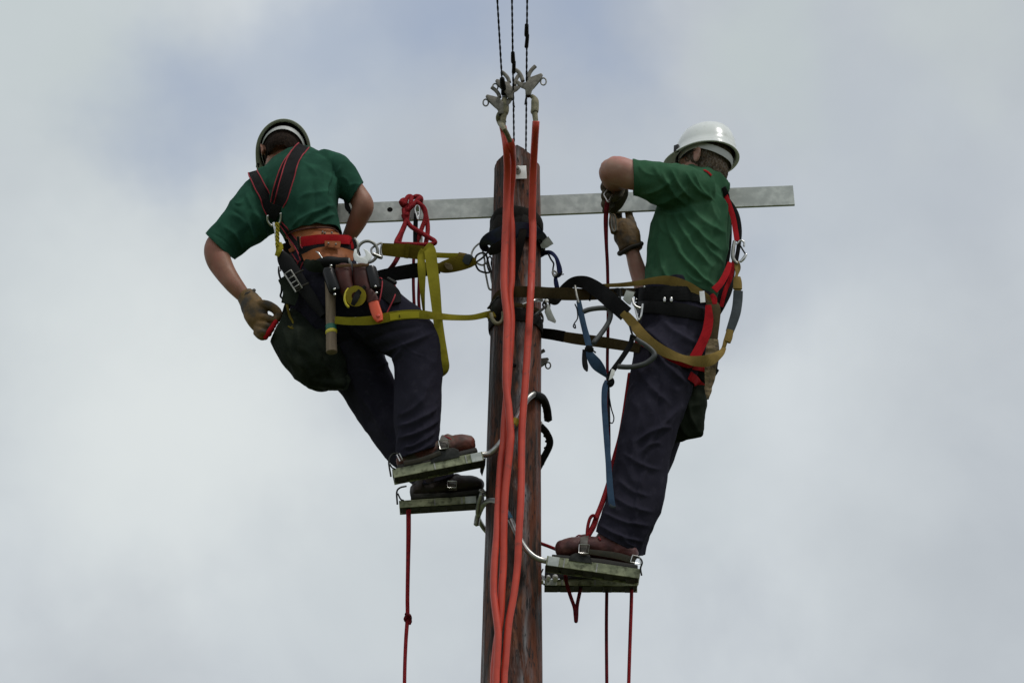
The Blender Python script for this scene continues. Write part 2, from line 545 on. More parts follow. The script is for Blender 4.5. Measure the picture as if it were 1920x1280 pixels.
M = {}
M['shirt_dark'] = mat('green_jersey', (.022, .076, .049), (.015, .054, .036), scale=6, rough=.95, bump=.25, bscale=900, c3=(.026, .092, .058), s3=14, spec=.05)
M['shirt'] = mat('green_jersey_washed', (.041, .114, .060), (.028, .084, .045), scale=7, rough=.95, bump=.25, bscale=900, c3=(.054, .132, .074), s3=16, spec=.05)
M['navy'] = mat('navy_work_cotton', (.029, .0275, .041), (.019, .018, .028), scale=5, rough=.95, bump=.5, bscale=900, c3=(.038, .036, .051), s3=40, lo3=.55, hi3=.8, spec=.04)
M['skin'] = mat('tanned_skin', (.31, .15, .095), (.24, .105, .065), scale=22, rough=.55, bump=.35, bscale=260, sss=.12, c3=(.38, .15, .11), s3=9, lo3=.5, hi3=.75, spec=.35)
M['skin_pale'] = mat('pale_skin', (.42, .25, .19), (.34, .17, .125), scale=20, rough=.55, bump=.35, bscale=260, sss=.12, c3=(.42, .17, .14), s3=8, lo3=.48, hi3=.72, spec=.35)
M['hair_dark'] = mat('dark_cropped_hair', (.012, .008, .006), (.026, .017, .012), scale=150, rough=.9, spec=.08, bump=1, bscale=700, stretch=(1, 1, .3), bdist=.002)
M['hair_grey'] = mat('greying_hair', (.13, .095, .062), (.04, .028, .018), scale=170, rough=.9, spec=.1, bump=1, bscale=600, stretch=(1, 1, .35), bdist=.002, c3=(.2, .18, .16), s3=260)
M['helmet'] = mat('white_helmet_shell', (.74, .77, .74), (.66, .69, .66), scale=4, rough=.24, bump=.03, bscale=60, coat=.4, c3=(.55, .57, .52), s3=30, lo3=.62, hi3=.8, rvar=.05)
M['helmet_shaded'] = mat('shaded_helmet_shell', (.40, .43, .34), (.32, .35, .28), scale=4, rough=.4, bump=.03, bscale=60, c3=(.3, .33, .27), s3=30, lo3=.55, hi3=.8)  # a white shell with its shadow tone painted into the colour
M['liner'] = mat('helmet_inside', (.022, .022, .02), (.012, .012, .011), rough=.8, spec=.1)
M['band'] = mat('off_white_plastic', (.50, .51, .49), (.38, .39, .37), scale=20, rough=.45, bump=.05)
M['black'] = mat('black_rubber', (.006, .006, .006), (.011, .011, .011), scale=18, rough=.6, spec=.12, bump=.2, bscale=300)
M['blackgloss'] = mat('black_glossy_plastic', (.006, .006, .006), (.010, .010, .011), scale=30, rough=.3, bump=.05, spec=.3)
M['blackweb'] = web('black_webbing', (.010, .010, .0105), (.018, .018, .0185))
M['redweb'] = web('red_webbing', (.42, .012, .018), (.33, .010, .014))
M['redpipe'] = mat('red_edging', (.33, .015, .03), (.25, .012, .022), rough=.8)
M['yellowweb'] = web('yellow_webbing', (.36, .31, .028), (.28, .235, .022))
M['oliveweb'] = web('soiled_yellow_webbing', (.20, .155, .015), (.11, .08, .012))
M['tanweb'] = web('tan_webbing', (.29, .20, .06), (.19, .125, .035))
M['tandark'] = web('soiled_tan_webbing', (.085, .062, .028), (.05, .036, .018))
M['blueweb'] = web('blue_webbing', (.045, .085, .14), (.03, .055, .10))
M['navyweb'] = web('navy_webbing', (.022, .03, .10), (.014, .018, .05))
M['bluepad'] = mat('shiny_navy_nylon', (.020, .030, .085), (.010, .014, .035), scale=25, rough=.38, bump=.2, bscale=300, spec=.6)
M['greyfoam'] = mat('grey_rubber_tube', (.07, .075, .075), (.045, .05, .05), scale=25, rough=.55, bump=.2, bscale=300)
M['greyslv'] = mat('grey_sleeve', (.075, .088, .098), (.05, .06, .065), scale=25, rough=.8, spec=.1, bump=.3, bscale=400)
M['leather'] = mat('tan_saddle_leather', (.35, .115, .038), (.24, .075, .024), scale=12, spec=.15, rough=.55, bump=.35, bscale=150, c3=(.12, .04, .015), s3=22, lo3=.55, hi3=.8)
M['brownleather'] = mat('oxblood_leather', (.075, .020, .015), (.045, .013, .010), scale=14, rough=.5, bump=.3, bscale=160, spec=.22)
M['edgeleather'] = mat('leather_binding', (.22, .11, .045), (.15, .07, .03), scale=30, rough=.6)
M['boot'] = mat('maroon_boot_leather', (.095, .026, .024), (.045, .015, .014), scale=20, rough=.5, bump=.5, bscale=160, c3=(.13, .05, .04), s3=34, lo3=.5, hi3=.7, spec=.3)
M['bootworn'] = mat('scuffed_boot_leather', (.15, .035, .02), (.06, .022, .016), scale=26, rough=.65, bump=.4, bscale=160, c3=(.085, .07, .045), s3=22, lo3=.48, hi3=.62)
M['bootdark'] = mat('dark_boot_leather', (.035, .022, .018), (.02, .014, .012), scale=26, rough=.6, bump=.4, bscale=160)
M['sole'] = mat('black_sole', (.014, .013, .012), (.03, .028, .024), scale=40, rough=.8, bump=.4, bscale=220)
M['bootstrap'] = mat('greasy_leather_strap', (.045, .04, .033), (.075, .062, .045), scale=30, rough=.6, bump=.3)
M['metal'] = mat('bright_steel', (.62, .62, .60), (.48, .48, .46), scale=40, rough=.28, metal=1.0, bump=.08)
M['metaldull'] = mat('dull_alloy', (.36, .36, .33), (.22, .22, .20), scale=45, rough=.5, metal=.75, bump=.2, bscale=250)
M['alloy'] = mat('cast_aluminium', (.24, .225, .19), (.14, .13, .11), scale=60, rough=.7, spec=.3, metal=.15, bump=.4, bscale=260)
M['iron'] = mat('dark_forged_steel', (.035, .036, .032), (.015, .016, .014), scale=50, rough=.5, metal=.4, bump=.3, spec=.25)
M['platform'] = mat('weathered_zinc_plate', (.34, .36, .22), (.20, .215, .13), scale=26, rough=.55, metal=.25, bump=.4, bscale=240, c3=(.09, .095, .05), s3=45, lo3=.5, hi3=.68)
M['chrome'] = mat('worn_steel_tube', (.50, .50, .48), (.30, .30, .28), scale=40, rough=.35, metal=.85, bump=.15)
M['zinc'] = mat('galvanised_steel', (.56, .59, .56), (.42, .45, .43), scale=30, rough=.55, metal=.12, bump=.4, bscale=90, c3=(.40, .43, .41), s3=18, lo3=.48, hi3=.68, detail=12, lo=.40, hi=.60)
M['zincplate'] = mat('bright_galvanised_plate', (.86, .88, .86), (.74, .76, .74), scale=40, rough=.4, metal=0, bump=.2)
M['cable'] = mat('orange_red_cable_sheath', (.66, .075, .040), (.55, .058, .034), scale=14, rough=.42, bump=.25, bscale=120, c3=(.34, .06, .04), s3=32, lo3=.60, hi3=.74, spec=.45)
M['ferrule'] = mat('mouldy_sleeve', (.26, .235, .14), (.17, .155, .09), scale=60, rough=.7, bump=.4, bscale=300, c3=(.12, .115, .07), s3=110)
M['rope'] = rope_mat('red_braided_rope', (.30, .022, .026), (.20, .014, .02), 4, 110)
M['ropedark'] = rope_mat('dark_red_rope', (.16, .012, .018), (.085, .009, .012), 4, 110)
M['glove'] = mat('tan_leather_glove', (.17, .092, .02), (.085, .052, .017), scale=16, rough=.75, bump=.5, bscale=200, c3=(.045, .035, .022), s3=20, lo3=.47, hi3=.62)
M['glovedark'] = mat('grimy_leather_glove', (.075, .058, .026), (.035, .028, .018), scale=22, rough=.75, bump=.5, bscale=200, c3=(.13, .10, .035), s3=16, lo3=.56, hi3=.7)
M['cuff'] = mat('dark_glove_lining', (.022, .02, .017), (.035, .03, .024), rough=.85)
M['canvas'] = mat('dark_green_canvas', (.021, .027, .019), (.011, .014, .010), scale=8, rough=.9, bump=.5, bscale=500, c3=(.026, .031, .022), s3=18, spec=.06)
M['handle'] = mat('grey_ash_handle', (.24, .175, .11), (.155, .11, .07), scale=10, rough=.7, bump=.4, bscale=60, stretch=(6, 6, .6), detail=8)
M['greentape'] = mat('green_tape', (.012, .16, .10), rough=.4, bump=.05)
M['yellowtape'] = mat('yellow_tape', (.62, .52, .03), (.52, .44, .03), rough=.4, bump=.05)
M['taperoll'] = mat('yellow_pvc_roll', (.42, .32, .02), (.33, .25, .02), scale=30, rough=.4, bump=.1)
M['orange'] = mat('orange_knife_handle', (.80, .10, .03), (.74, .085, .03), scale=12, rough=.35, bump=.05)
M['white'] = mat('white_label', (.66, .67, .64), (.52, .53, .5), scale=30, rough=.6, bump=.05)
M['clearplastic'] = mat('dirty_clear_plastic', (.34, .36, .33), (.26, .28, .24), scale=40, rough=.35, bump=.2)
M['bluetape'] = mat('blue_tape', (.04, .2, .34), rough=.4, bump=.05)
M['wire'] = mat('tarred_black_wire', (.006, .007, .009), (.01, .011, .012), scale=60, rough=.6, bump=.1, spec=.15)
M['black_sling'] = web('black_fabric_sling', (.011, .0105, .0095), (.022, .020, .017))
M['suede'] = mat('creased_tan_hide', (.23, .17, .085), (.14, .10, .05), scale=22, rough=.85, bump=1, bscale=110, bdist=.004, c3=(.07, .05, .03), s3=34, lo3=.55, hi3=.66)
M['eye'] = mat('eye_white', (.7, .68, .66), rough=.15, bump=0)
M['glass'] = mat('spectacle_lens', (.18, .19, .2), rough=.08, bump=0)

def wood_mat():
    m = bpy.data.materials.new('creosoted_pole_wood'); m.use_nodes = True
    t = m.node_tree; b = t.nodes['Principled BSDF']; NN, LL = t.nodes.new, t.links.new
    co = NN('ShaderNodeTexCoord')
    def nz(stretch, s, d, off=(0, 0, 0)):
        mp = NN('ShaderNodeMapping'); mp.inputs['Scale'].default_value = stretch; mp.inputs['Location'].default_value = off
        LL(co.outputs['Object'], mp.inputs['Vector'])
        n = NN('ShaderNodeTexNoise'); n.inputs['Scale'].default_value = s; n.inputs['Detail'].default_value = d; n.inputs['Distortion'].default_value = .6
        LL(mp.outputs[0], n.inputs['Vector']); return n.outputs['Fac']
    def rng(v, a, z):
        r = NN('ShaderNodeMapRange'); r.inputs['From Min'].default_value = a; r.inputs['From Max'].default_value = z
        LL(v, r.inputs['Value']); return r.outputs['Result']
    def mixc(f, a, c):
        x = NN('ShaderNodeMix'); x.data_type = 'RGBA'; LL(f, x.inputs[0])
        for i, v in ((6, a), (7, c)):
            if isinstance(v, tuple): x.inputs[i].default_value = (*v, 1)
            else: LL(v, x.inputs[i])
        return x.outputs[2]
    grain = nz((1, 1, .05), 120, 9)
    broad = nz((1, 1, .22), 15, 8, (.3, 0, .2))
    blot = nz((1, 1, .22), 30, 9, (2, 1, 4))
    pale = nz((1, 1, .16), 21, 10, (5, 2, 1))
    c = mixc(rng(grain, .35, .65), (.015, .010, .008), (.058, .030, .017))
    c = mixc(rng(broad, .46, .58), c, (.098, .032, .015))
    c = mixc(rng(blot, .56, .68), c, (.18, .062, .024))
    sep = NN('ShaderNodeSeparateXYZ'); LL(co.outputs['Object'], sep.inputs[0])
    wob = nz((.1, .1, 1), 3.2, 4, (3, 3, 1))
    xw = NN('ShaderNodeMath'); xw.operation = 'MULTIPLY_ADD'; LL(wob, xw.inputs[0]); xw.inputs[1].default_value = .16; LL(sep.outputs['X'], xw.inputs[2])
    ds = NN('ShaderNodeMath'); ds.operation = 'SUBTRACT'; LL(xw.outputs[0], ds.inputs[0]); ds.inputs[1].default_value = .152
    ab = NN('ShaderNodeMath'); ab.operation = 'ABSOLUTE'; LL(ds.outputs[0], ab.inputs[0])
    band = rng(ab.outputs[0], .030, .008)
    painted_gloss = NN('ShaderNodeMath'); painted_gloss.operation = 'MULTIPLY'; LL(band, painted_gloss.inputs[0]); LL(rng(pale, .42, .60), painted_gloss.inputs[1])
    rd = NN('ShaderNodeMath'); rd.operation = 'MULTIPLY'; LL(rng(sep.outputs['X'], .07, .13), rd.inputs[0]); LL(rng(broad, .36, .52), rd.inputs[1])
    c = mixc(rd.outputs[0], c, (.15, .042, .017))
    c = mixc(rng(pale, .62, .78), c, (.10, .085, .08))
    c = mixc(painted_gloss.outputs[0], c, (.20, .20, .21))  # grey streak paints the glossy highlight down the shaft into the wood colour
    fl = nz((1, 1, .2), 110, 4, (1, 7, 3))
    c = mixc(rng(fl, .54, .66), c, (.010, .008, .007))
    LL(c, b.inputs['Base Color'])
    b.inputs['Roughness'].default_value = .6
    b.inputs['Specular IOR Level'].default_value = .3
    LL(rng(pale, .9, .2), b.inputs['Roughness'])
    ad = NN('ShaderNodeMath'); ad.operation = 'ADD'; LL(grain, ad.inputs[0]); LL(fl, ad.inputs[1])
    bp = NN('ShaderNodeBump'); bp.inputs['Strength'].default_value = 1.0; bp.inputs['Distance'].default_value = .006
    LL(ad.outputs[0], bp.inputs['Height']); LL(bp.outputs[0], b.inputs['Normal'])
    return m
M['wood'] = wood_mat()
M['grass'] = mat('rough_meadow_grass', (.050, .075, .022), (.085, .10, .035), scale=.35, rough=.95, bump=.5, bscale=30, bdist=.05, c3=(.10, .085, .05), s3=.06, lo3=.5, hi3=.7)
# ------------------------------------------------------------------ ground
bm = NB()
for i in range(24):
    pass
g = bmesh.ops.create_grid(bm, x_segments=80, y_segments=80, size=2500)
for v in bm.verts:
    r = math.hypot(v.co.x, v.co.y)
    v.co.z = noise.noise(Vector((v.co.x * .004, v.co.y * .004, 0))) * min(12, max(0, (r - 60) * .02))
ground = build('ground', bm, M['grass'], smooth=180)
tag(ground, 'rough green meadow round the foot of the pole', kind='structure')

# ------------------------------------------------------------------ pole
PTAB = [(300, 969.5, 42.5), (330, 969.5, 42.5), (400, 969, 44), (640, 966.7, 47.7), (840, 963, 51), (1000, 962, 52.8), (1240, 959, 57.8), (1290, 958.5, 58.5)]
zt = [(P(c, y, 0).z, P(c, y, 0).x, h * mpp(P(c, y, 0))) for y, c, h in PTAB]
def pole_at(z):
    if z >= zt[0][0]: return zt[0][1], zt[0][2]
    for (z1, x1, r1), (z0, x0, r0) in zip(zt, zt[1:]):
        if z >= z0:
            k = (z - z0) / (z1 - z0); return x0 + (x1 - x0) * k, r0 + (r1 - r0) * k
    z0, x0, r0 = zt[-1]
    k = z / z0
    return x0 - .03 * (1 - k), .165 + (r0 - .165) * k
ZTOP = P(970, 270, -.084).z
XTOP = pole_at(ZTOP)[0]
pole = thing('utility_pole', (pole_at(0)[0], 0, 0), 'dark brown creosoted wooden pole with a ridged top between the two climbers', 'pole')
bm = NB()
zs = list(np.linspace(-.6, 4.9, 40)) + list(np.arange(4.92, ZTOP + .02, .012))
rings = []
for z in zs:
    xc, r = pole_at(z)
    ring = []
    for k in range(88):
        a = 2 * math.pi * k / 88
        q = Vector((math.cos(a) * 7, math.sin(a) * 7, z * .55))
        d = noise.noise(q) * .0035
        cr = noise.noise(Vector((math.cos(a) * 16, math.sin(a) * 16, z * .9 + 4)))
        d -= max(0, .10 - abs(cr)) * .035 * max(0, noise.noise(Vector((a * 1.3, z * 1.4, 9))) + .35)
        rr = r + d
        x = math.cos(a) * rr; y = math.sin(a) * rr
        zz = min(z, ZTOP - .66 * abs(x) - .05 * abs(y) + noise.noise(Vector((x * 40, y * 40, 2))) * .003)
        ring.append(bm.verts.new((xc + x, y, zz)))
    rings.append(ring)
bridge_rings(bm, rings)
last = rings[-1]
for s in (.8, .6, .4, .2):
    nr_ = []
    for v in rings[-1]:
        x = (v.co.x - XTOP) * s; y = v.co.y * s
        nr_.append(bm.verts.new((XTOP + x, y, ZTOP - .66 * abs(x) - .05 * abs(y) + noise.noise(Vector((x * 60, y * 60, 5))) * .003)))
    for k in range(88): bm.faces.new((last[k], last[(k + 1) % 88], nr_[(k + 1) % 88], nr_[k]))
    last = nr_
bm.faces.new(last)
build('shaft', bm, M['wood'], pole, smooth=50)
# washer plate and bolt on the front near the top
bm = NB()
plate(bm, [(964.5, 311.5), (986.5, 310.5), (988, 335), (964, 335.5)], -.1, .010, .0015)
wp = build('washer_plate', bm, M['zincplate'], pole, smooth=35)
bm = NB()
c = P(970.5, 322, -.1)
bmesh.ops.create_cone(bm, cap_ends=True, segments=6, radius1=.0135, radius2=.0125, depth=.022, matrix=Matrix.Translation(c + Vector((0, -.010, 0))) @ Matrix.Rotation(math.radians(90), 4, 'X') @ Matrix.Rotation(.3, 4, 'Z'))
bevel_all(bm, .0015)
tube(bm, [c + Vector((0, -.02, 0)), c + Vector((0, -.034, 0))], .0075, n=12, smooth=False)
build('bolt', bm, M['metaldull'], pole, smooth=35)
bm = NB()
c = P(965, 684, -.103)
tube(bm, [c + Vector((0, -.003, 0)), c + Vector((0, .03, 0))], [.0068, .0062], n=12, smooth=False)
build('hole_shade_plug', bm, M['black'], pole)  # black plug stands in for the shade inside the hole

# ------------------------------------------------------------------ crossarm
YX = .125
bm = NB()
a0, a1 = P(468, 406, YX), P(1488.5, 365.5, YX)
ax = (a1 - a0) / 2; mid = (a0 + a1) / 2
upx = (Vector((0, 0, 1)) - ax.normalized() * ax.normalized().z).normalized()
hh = 18.2 / math.cos(PITCH) * mpp(mid)
# front flange with punched holes: outline and holes filled together
L_ = ax.length; exn = ax.normalized()
def xa(u, v): return mid + exn * u + upx * v
def u_of(px, py):
    q = P(px, py, YX); return (q - mid).dot(exn), (q - mid).dot(upx)
holes = [(*u_of(731, 393), .011), (*u_of(565, 398), .011), (*u_of(784, 392), .013), (*u_of(1300, 371), .011)]
xs = [-L_]
for u, v, r in sorted(holes): xs += [u - .03, u + .03]
xs += [L_]
bpts = {}
for k in range(0, len(xs) - 1):
    x0, x1 = xs[k], xs[k + 1]
    hole = [h for h in holes if x0 - 1e-6 <= h[0] - .03 and h[0] + .03 <= x1 + 1e-6]
    if not hole:
        n = max(1, int((x1 - x0) / .05))
        for j in range(n):
            p = x0 + (x1 - x0) * j / n; q = x0 + (x1 - x0) * (j + 1) / n
            bm.faces.new([bm.verts.new(xa(*c)) for c in ((p, -hh), (q, -hh), (q, hh), (p, hh))])
    else:
        u, v, r = hole[0]
        outer = []
        cs = [(x1, 0), (x1, hh), ((x0 + x1) / 2, hh), (x0, hh), (x0, 0), (x0, -hh), ((x0 + x1) / 2, -hh), (x1, -hh)]
        ov = [bm.verts.new(xa(*c)) for c in cs]
        hv = [bm.verts.new(xa(u + r * math.cos(i * math.pi / 8), v + r * math.sin(i * math.pi / 8))) for i in range(16)]
        for i in range(8):
            j = (i + 1) % 8
            bm.faces.new((ov[i], ov[j], hv[(2 * i + 2) % 16], hv[(2 * i + 1) % 16], hv[2 * i]))
bmesh.ops.remove_doubles(bm, verts=bm.verts, dist=1e-5)
ext = bmesh.ops.extrude_face_region(bm, geom=list(bm.faces))
bmesh.ops.translate(bm, verts=[v for v in ext['geom'] if isinstance(v, bmesh.types.BMVert)], vec=Vector((0, .013, 0)))
box(bm, mid + upx * (hh - .004) + Vector((0, .013 + .030, 0)), ax, Vector((0, .0298, 0)), upx * .004)
crossarm = build('crossarm', bm, M['zinc'], smooth=30)
tag(crossarm, 'long pale galvanised steel crossarm behind the pole, gripped by the right climber', 'crossarm')

for u, v, r in holes[:2]:
    bm = NB(); c = xa(u, v)
    tube(bm, [c + Vector((0, .007, 0)), c + Vector((0, .030, 0))], [r - .0004, r - .0004], n=16, smooth=False)
    build('hole_shade_plug', bm, M['black'], crossarm)  # solid black plugs imitate the darkness behind the punched holes
# ------------------------------------------------------------------ overhead wires
ZW = ZTOP + .055
def wire(top, low, sleeve, label):
    A = PZ(top[0], top[1], ZW); B = PZ(low[0], low[1], ZW - .01)
    d = (B - A) / (B.y - A.y)
    pt = lambda y: A + d * (y - A.y)
    t = thing('overhead_wire', pt(-.5), label, 'wire', 'bare wires coming in over the pole top')
    bm = NB()
    for ph in (0, math.pi):
        ps = []
        for i in range(900):
            y = -5 + i * .0068
            q = pt(y); a = y * 2 * math.pi / .085 + ph
            ps.append(q + Vector((math.cos(a) * .0014, 0, math.sin(a) * .0014)))
        tube(bm, ps, .0027, n=5, raw=True)
    # straight runs beyond the twisted length seen in the photograph
    tube(bm, [pt(-40) + Vector((0, 0, .6)), pt(-20) + Vector((0, 0, .1)), pt(-5)], .005, n=6)
    tube(bm, [pt(1.1), pt(14) + Vector((0, 0, -.15)), pt(40) + Vector((0, 0, -.1))], .005, n=6)
    build('conductor', bm, M['wire'], t, smooth=80)
    for (x0, y0, x1, y1, r) in sleeve:
        bm = NB()
        p0 = PZ(x0, y0, ZW - .004); p1 = PZ(x1, y1, ZW - .006); m_ = (p0 + p1) / 2
        tube(bm, [p0, p0.lerp(m_, .9), m_ + Vector((.003, 0, 0)), p1], [r * .85, r, r * .85, r * .9], n=10)
        build('splice_sleeve', bm, M['black'], t, smooth=60)
    return pt
w_l = wire((932.5, 0), (943, 180), [(941.5, 148, 944, 176, .011)], 'leftmost of the three black wires above the pole')
w_m = wire((960, 0), (963.5, 250), [(961.5, 99, 963, 136, .0085)], 'middle black wire above the pole, its splice just above the clamps')
w_r = wire((988.5, 0), (986, 290), [(987.5, 47, 987, 88, .0085)], 'right-hand black wire above the pole, its splice high near the frame top')

# ------------------------------------------------------------------ line clamps on the wires
def clampthing(off, yy, mirror, label, scl=1.0, stem=True, rot=0.0):
    ox, oy = off
    ca, sa = math.cos(rot), math.sin(rot)
    def q(x, y):                    # zoomed outline coordinates of the right clamp (8 per photograph pixel), wire at 1012,480
        x = (x - 1012) / 8 * scl; y = (y - 480) / 8 * scl
        if mirror: x = -x
        return (ox + x * ca - y * sa, oy + x * sa + y * ca)
    c = P(ox, oy, yy)
    t = thing('line_clamp', c, label, 'clamp', 'earthing clamps hooked on the overhead wires')
    bm = NB()
    plate(bm, [q(*v) for v in [(1040, 440), (1095, 430), (1180, 398), (1238, 376), (1268, 410), (1225, 470), (1160, 555), (1100, 640), (1085, 705), (1005, 705), (998, 618), (935, 592), (880, 548), (850, 500), (880, 478), (930, 512), (975, 520), (1015, 512), (1032, 480)]], yy - .014, .030, .003)
    build('clamp_body', bm, M['alloy'], t, smooth=35)
    for arm in ([(1042, 455), (1058, 390), (1095, 330), (1150, 275)], [(965, 505), (935, 420), (895, 360), (845, 325)]):
        bm = NB()
        px_strap(bm, [(*q(*p), 7.6 * scl, 0, yy + (0.004 if arm[0][0] > 1000 else .016)) for p in arm], th=.016)
        bevel_all(bm, .0015, 2, 50)
        build('jaw', bm, M['alloy'], t, smooth=50)
    bm = NB()
    e = q(1272, 505)
    k = mpp(c)
    ring = [P(e[0] + 5.2 * scl * math.cos(a), e[1] + 6.6 * scl * math.sin(a), yy + .008) for a in np.linspace(0, 2 * math.pi, 14)[:-1]]
    tube(bm, ring, 1.5 * k, n=8, closed=True, per=3)
    tube(bm, [P(*q(1230, 470), yy + .01), P(*q(1120, 600), yy + .01), P(*q(1010, 690), yy + .012)], 2.2 * k * scl, n=10, smooth=False)
    build('eye_screw', bm, M['metaldull'], t, smooth=50)
    bm = NB()
    tube(bm, [P(*q(1045, 640), yy), P(*q(1048, 730), yy)], 4.4 * k * scl, n=12, smooth=False)
    tube(bm, [P(*q(1010, 712), yy), P(*q(1090, 722), yy)], 2.6 * k * scl, n=8, smooth=False)
    tube(bm, [P(*q(1005, 760), yy + .004), P(*q(992, 850), yy + .004)], 1.1 * k, n=6, smooth=False)
    build('stem', bm, M['iron'], t, smooth=50)
    return t
yc_r = PZ(987, 150, ZW).y; yc_m = PZ(962, 155, ZW).y; yc_l = PZ(943, 170, ZW).y
clampthing((986.5, 150), yc_r, False, 'right-hand cast clamp, its eye ring pointing right above the pole')
clampthing((959, 158), yc_m + .05, True, 'middle cast clamp above the pole, partly hidden by the other two', .95, rot=-.08)
clampthing((941, 186), yc_l, True, 'lowest and leftmost cast clamp, its eye ring pointing left', .95, rot=-.12)
c4 = clampthing((1000, 675), .10, False, 'spare cast clamp poking out from behind the right side of the pole', .9, rot=.25)

# ------------------------------------------------------------------ red earth cables
def cable(ctrl, r, fer, label):
    t = thing('earth_cable', P(ctrl[-1][0], ctrl[-1][1], ctrl[-1][2]), label, 'cable', 'red earthing cables hanging down the pole')
    bm = NB()
    px_tube(bm, ctrl, r, n=14, per=8)
    build('cable_sheath', bm, M['cable'], t, smooth=80)
    bm = NB()
    px_tube(bm, [f[:3] for f in fer], [f[3] for f in fer], n=16, per=4)
    build('end_sleeve', bm, M['ferrule'], t, smooth=50)
e = -.155
cable([(1005, 228, yc_r), (1004, 244, yc_r + .02), (1002, 277, -.34), (999.5, 327, -.24), (998, 400, -.17), (999, 435, e), (996.4, 520, e), (994.7, 555, e - .01), (992, 609, e - .01), (990, 640, e), (985, 718, e), (979.5, 790, e), (978, 835, e), (977, 929, e - .01), (973, 1000, e - .01), (970.6, 1056, e), (964, 1112, e), (954, 1169, e), (948, 1240, e), (945, 1300, e), (944, 1600, -.18)],
      6.9, [(996, 180, yc_r, 4), (1001, 184, yc_r, 5), (1003, 190, yc_r, 7.2), (1003, 204, yc_r, 7.4), (1002, 210, yc_r, 7.4), (1002.5, 212, yc_r, 5.6), (1004, 224, yc_r, 5.0), (1004.8, 232, yc_r, 4.6)],
      'right-hand of the three red cables, hanging alone down the pole')
cable([(943, 238, yc_l), (945.5, 250, yc_l + .02), (949.5, 277, -.36), (951.5, 315, -.27), (950.5, 352, -.22), (949.5, 400, -.19), (947, 456, -.175), (945, 520, -.175), (946.6, 555, -.175), (951, 598, -.175), (950, 640, -.175), (949, 718, -.175), (954, 765, -.175), (957.6, 812, -.175), (957, 830, -.175), (952.6, 872, -.17), (947, 929, -.165), (944.5, 1000, -.16), (944, 1056, -.155), (941, 1105, -.155), (938, 1160, -.145), (929, 1225, -.14), (925, 1300, -.14), (923, 1600, -.16)],
      7.0, [(945, 184, yc_l, 3.5), (946, 190, yc_l, 7), (947, 204, yc_l, 7.6), (946, 212, yc_l, 7.2), (945.5, 214, yc_l, 5.8), (943.5, 226, yc_l, 5.2), (943.5, 241, yc_l, 4.8)],
      'leftmost red cable at the clamps, crossing over the middle one halfway down')
cable([(957, 264, -.40), (959.5, 275, -.37), (961, 300, -.27), (960.5, 330, -.22), (957, 365, -.18), (956.5, 400, -.155), (959.5, 435, -.145), (959, 520, -.14), (956, 555, -.14), (959, 598, -.14), (957.5, 640, -.14), (954.5, 687, -.14), (951, 734, -.14), (946, 790, -.14), (943.6, 830, -.14), (938.6, 872, -.145), (934, 947, -.15), (931.5, 1000, -.155), (926.8, 1056, -.16), (925.6, 1105, -.16), (928, 1135, -.165), (934, 1187, -.17), (932, 1240, -.17), (930, 1300, -.17), (929, 1600, -.18)],
      6.8, [(938, 208, yc_m + .06, 3), (935, 219, yc_m + .08, 5.5), (938, 230, yc_m + .1, 6), (944, 240, -.47, 4.8), (951, 252, -.44, 4.6), (956.5, 265, -.40, 4.6)],
      'middle red cable, tucked behind the left one below the clamps')

# ------------------------------------------------------------------ slings round the pole
def ring_strap(bm, py, R, w_px, th=.003, tilt=0.0, tiltb=0.0, a0=0.0, a1=2 * math.pi, n=72, wob=.0, flare=0.0, seed=0):
    z0 = P(966, py, -R).z
    xc = pole_at(z0)[0]
    ps, wd, nr, w = [], [], [], []
    full = abs(a1 - a0 - 2 * math.pi) < 1e-3
    for i in range(n if full else n + 1):
        a = a0 + (a1 - a0) * i / n
        rr = R + noise.noise(Vector((math.cos(a) * 2, math.sin(a) * 2, seed))) * wob
        ps.append(Vector((xc + rr * math.cos(a), rr * math.sin(a), z0 + tilt * math.cos(a) + tiltb * (math.sin(a) + 1) + noise.noise(Vector((math.cos(a) * 1.5, math.sin(a) * 1.5, seed + 5))) * wob)))
        rad = Vector((math.cos(a), math.sin(a), flare))
        nr.append(rad.normalized())
        tg = Vector((-math.sin(a), math.cos(a), -tilt * math.sin(a) / R)).normalized()
        wd.append(nr[-1].cross(tg).normalized()); w.append(w_px / 421 * 1.0)
    strip(bm, ps, wd, nr, w, th, closed=full)
t = thing('fabric_sling', P(966, 430, 0), 'black fabric sling wound twice round the pole under the crossarm', 'sling')
bm = NB(); ring_strap(bm, 397, .096, 19, .012, -.008, wob=.006, seed=1); build('sling_turn', bm, M['black_sling'], t, smooth=60)
bm = NB(); ring_strap(bm, 421, .101, 33, .009, -.022, wob=.010, seed=2, flare=.1); build('sling_turn', bm, M['black_sling'], t, smooth=60)
bm = NB(); px_strap(bm, [(986, 404, 13, 20, -.108), (983, 420, 14, 10, -.125), (976, 455, 15, 0, -.125), (968, 490, 14, 0, -.118), (963, 525, 11, 0, -.112)], th=.006)
build('sling_tail', bm, M['black_sling'], t, smooth=60)

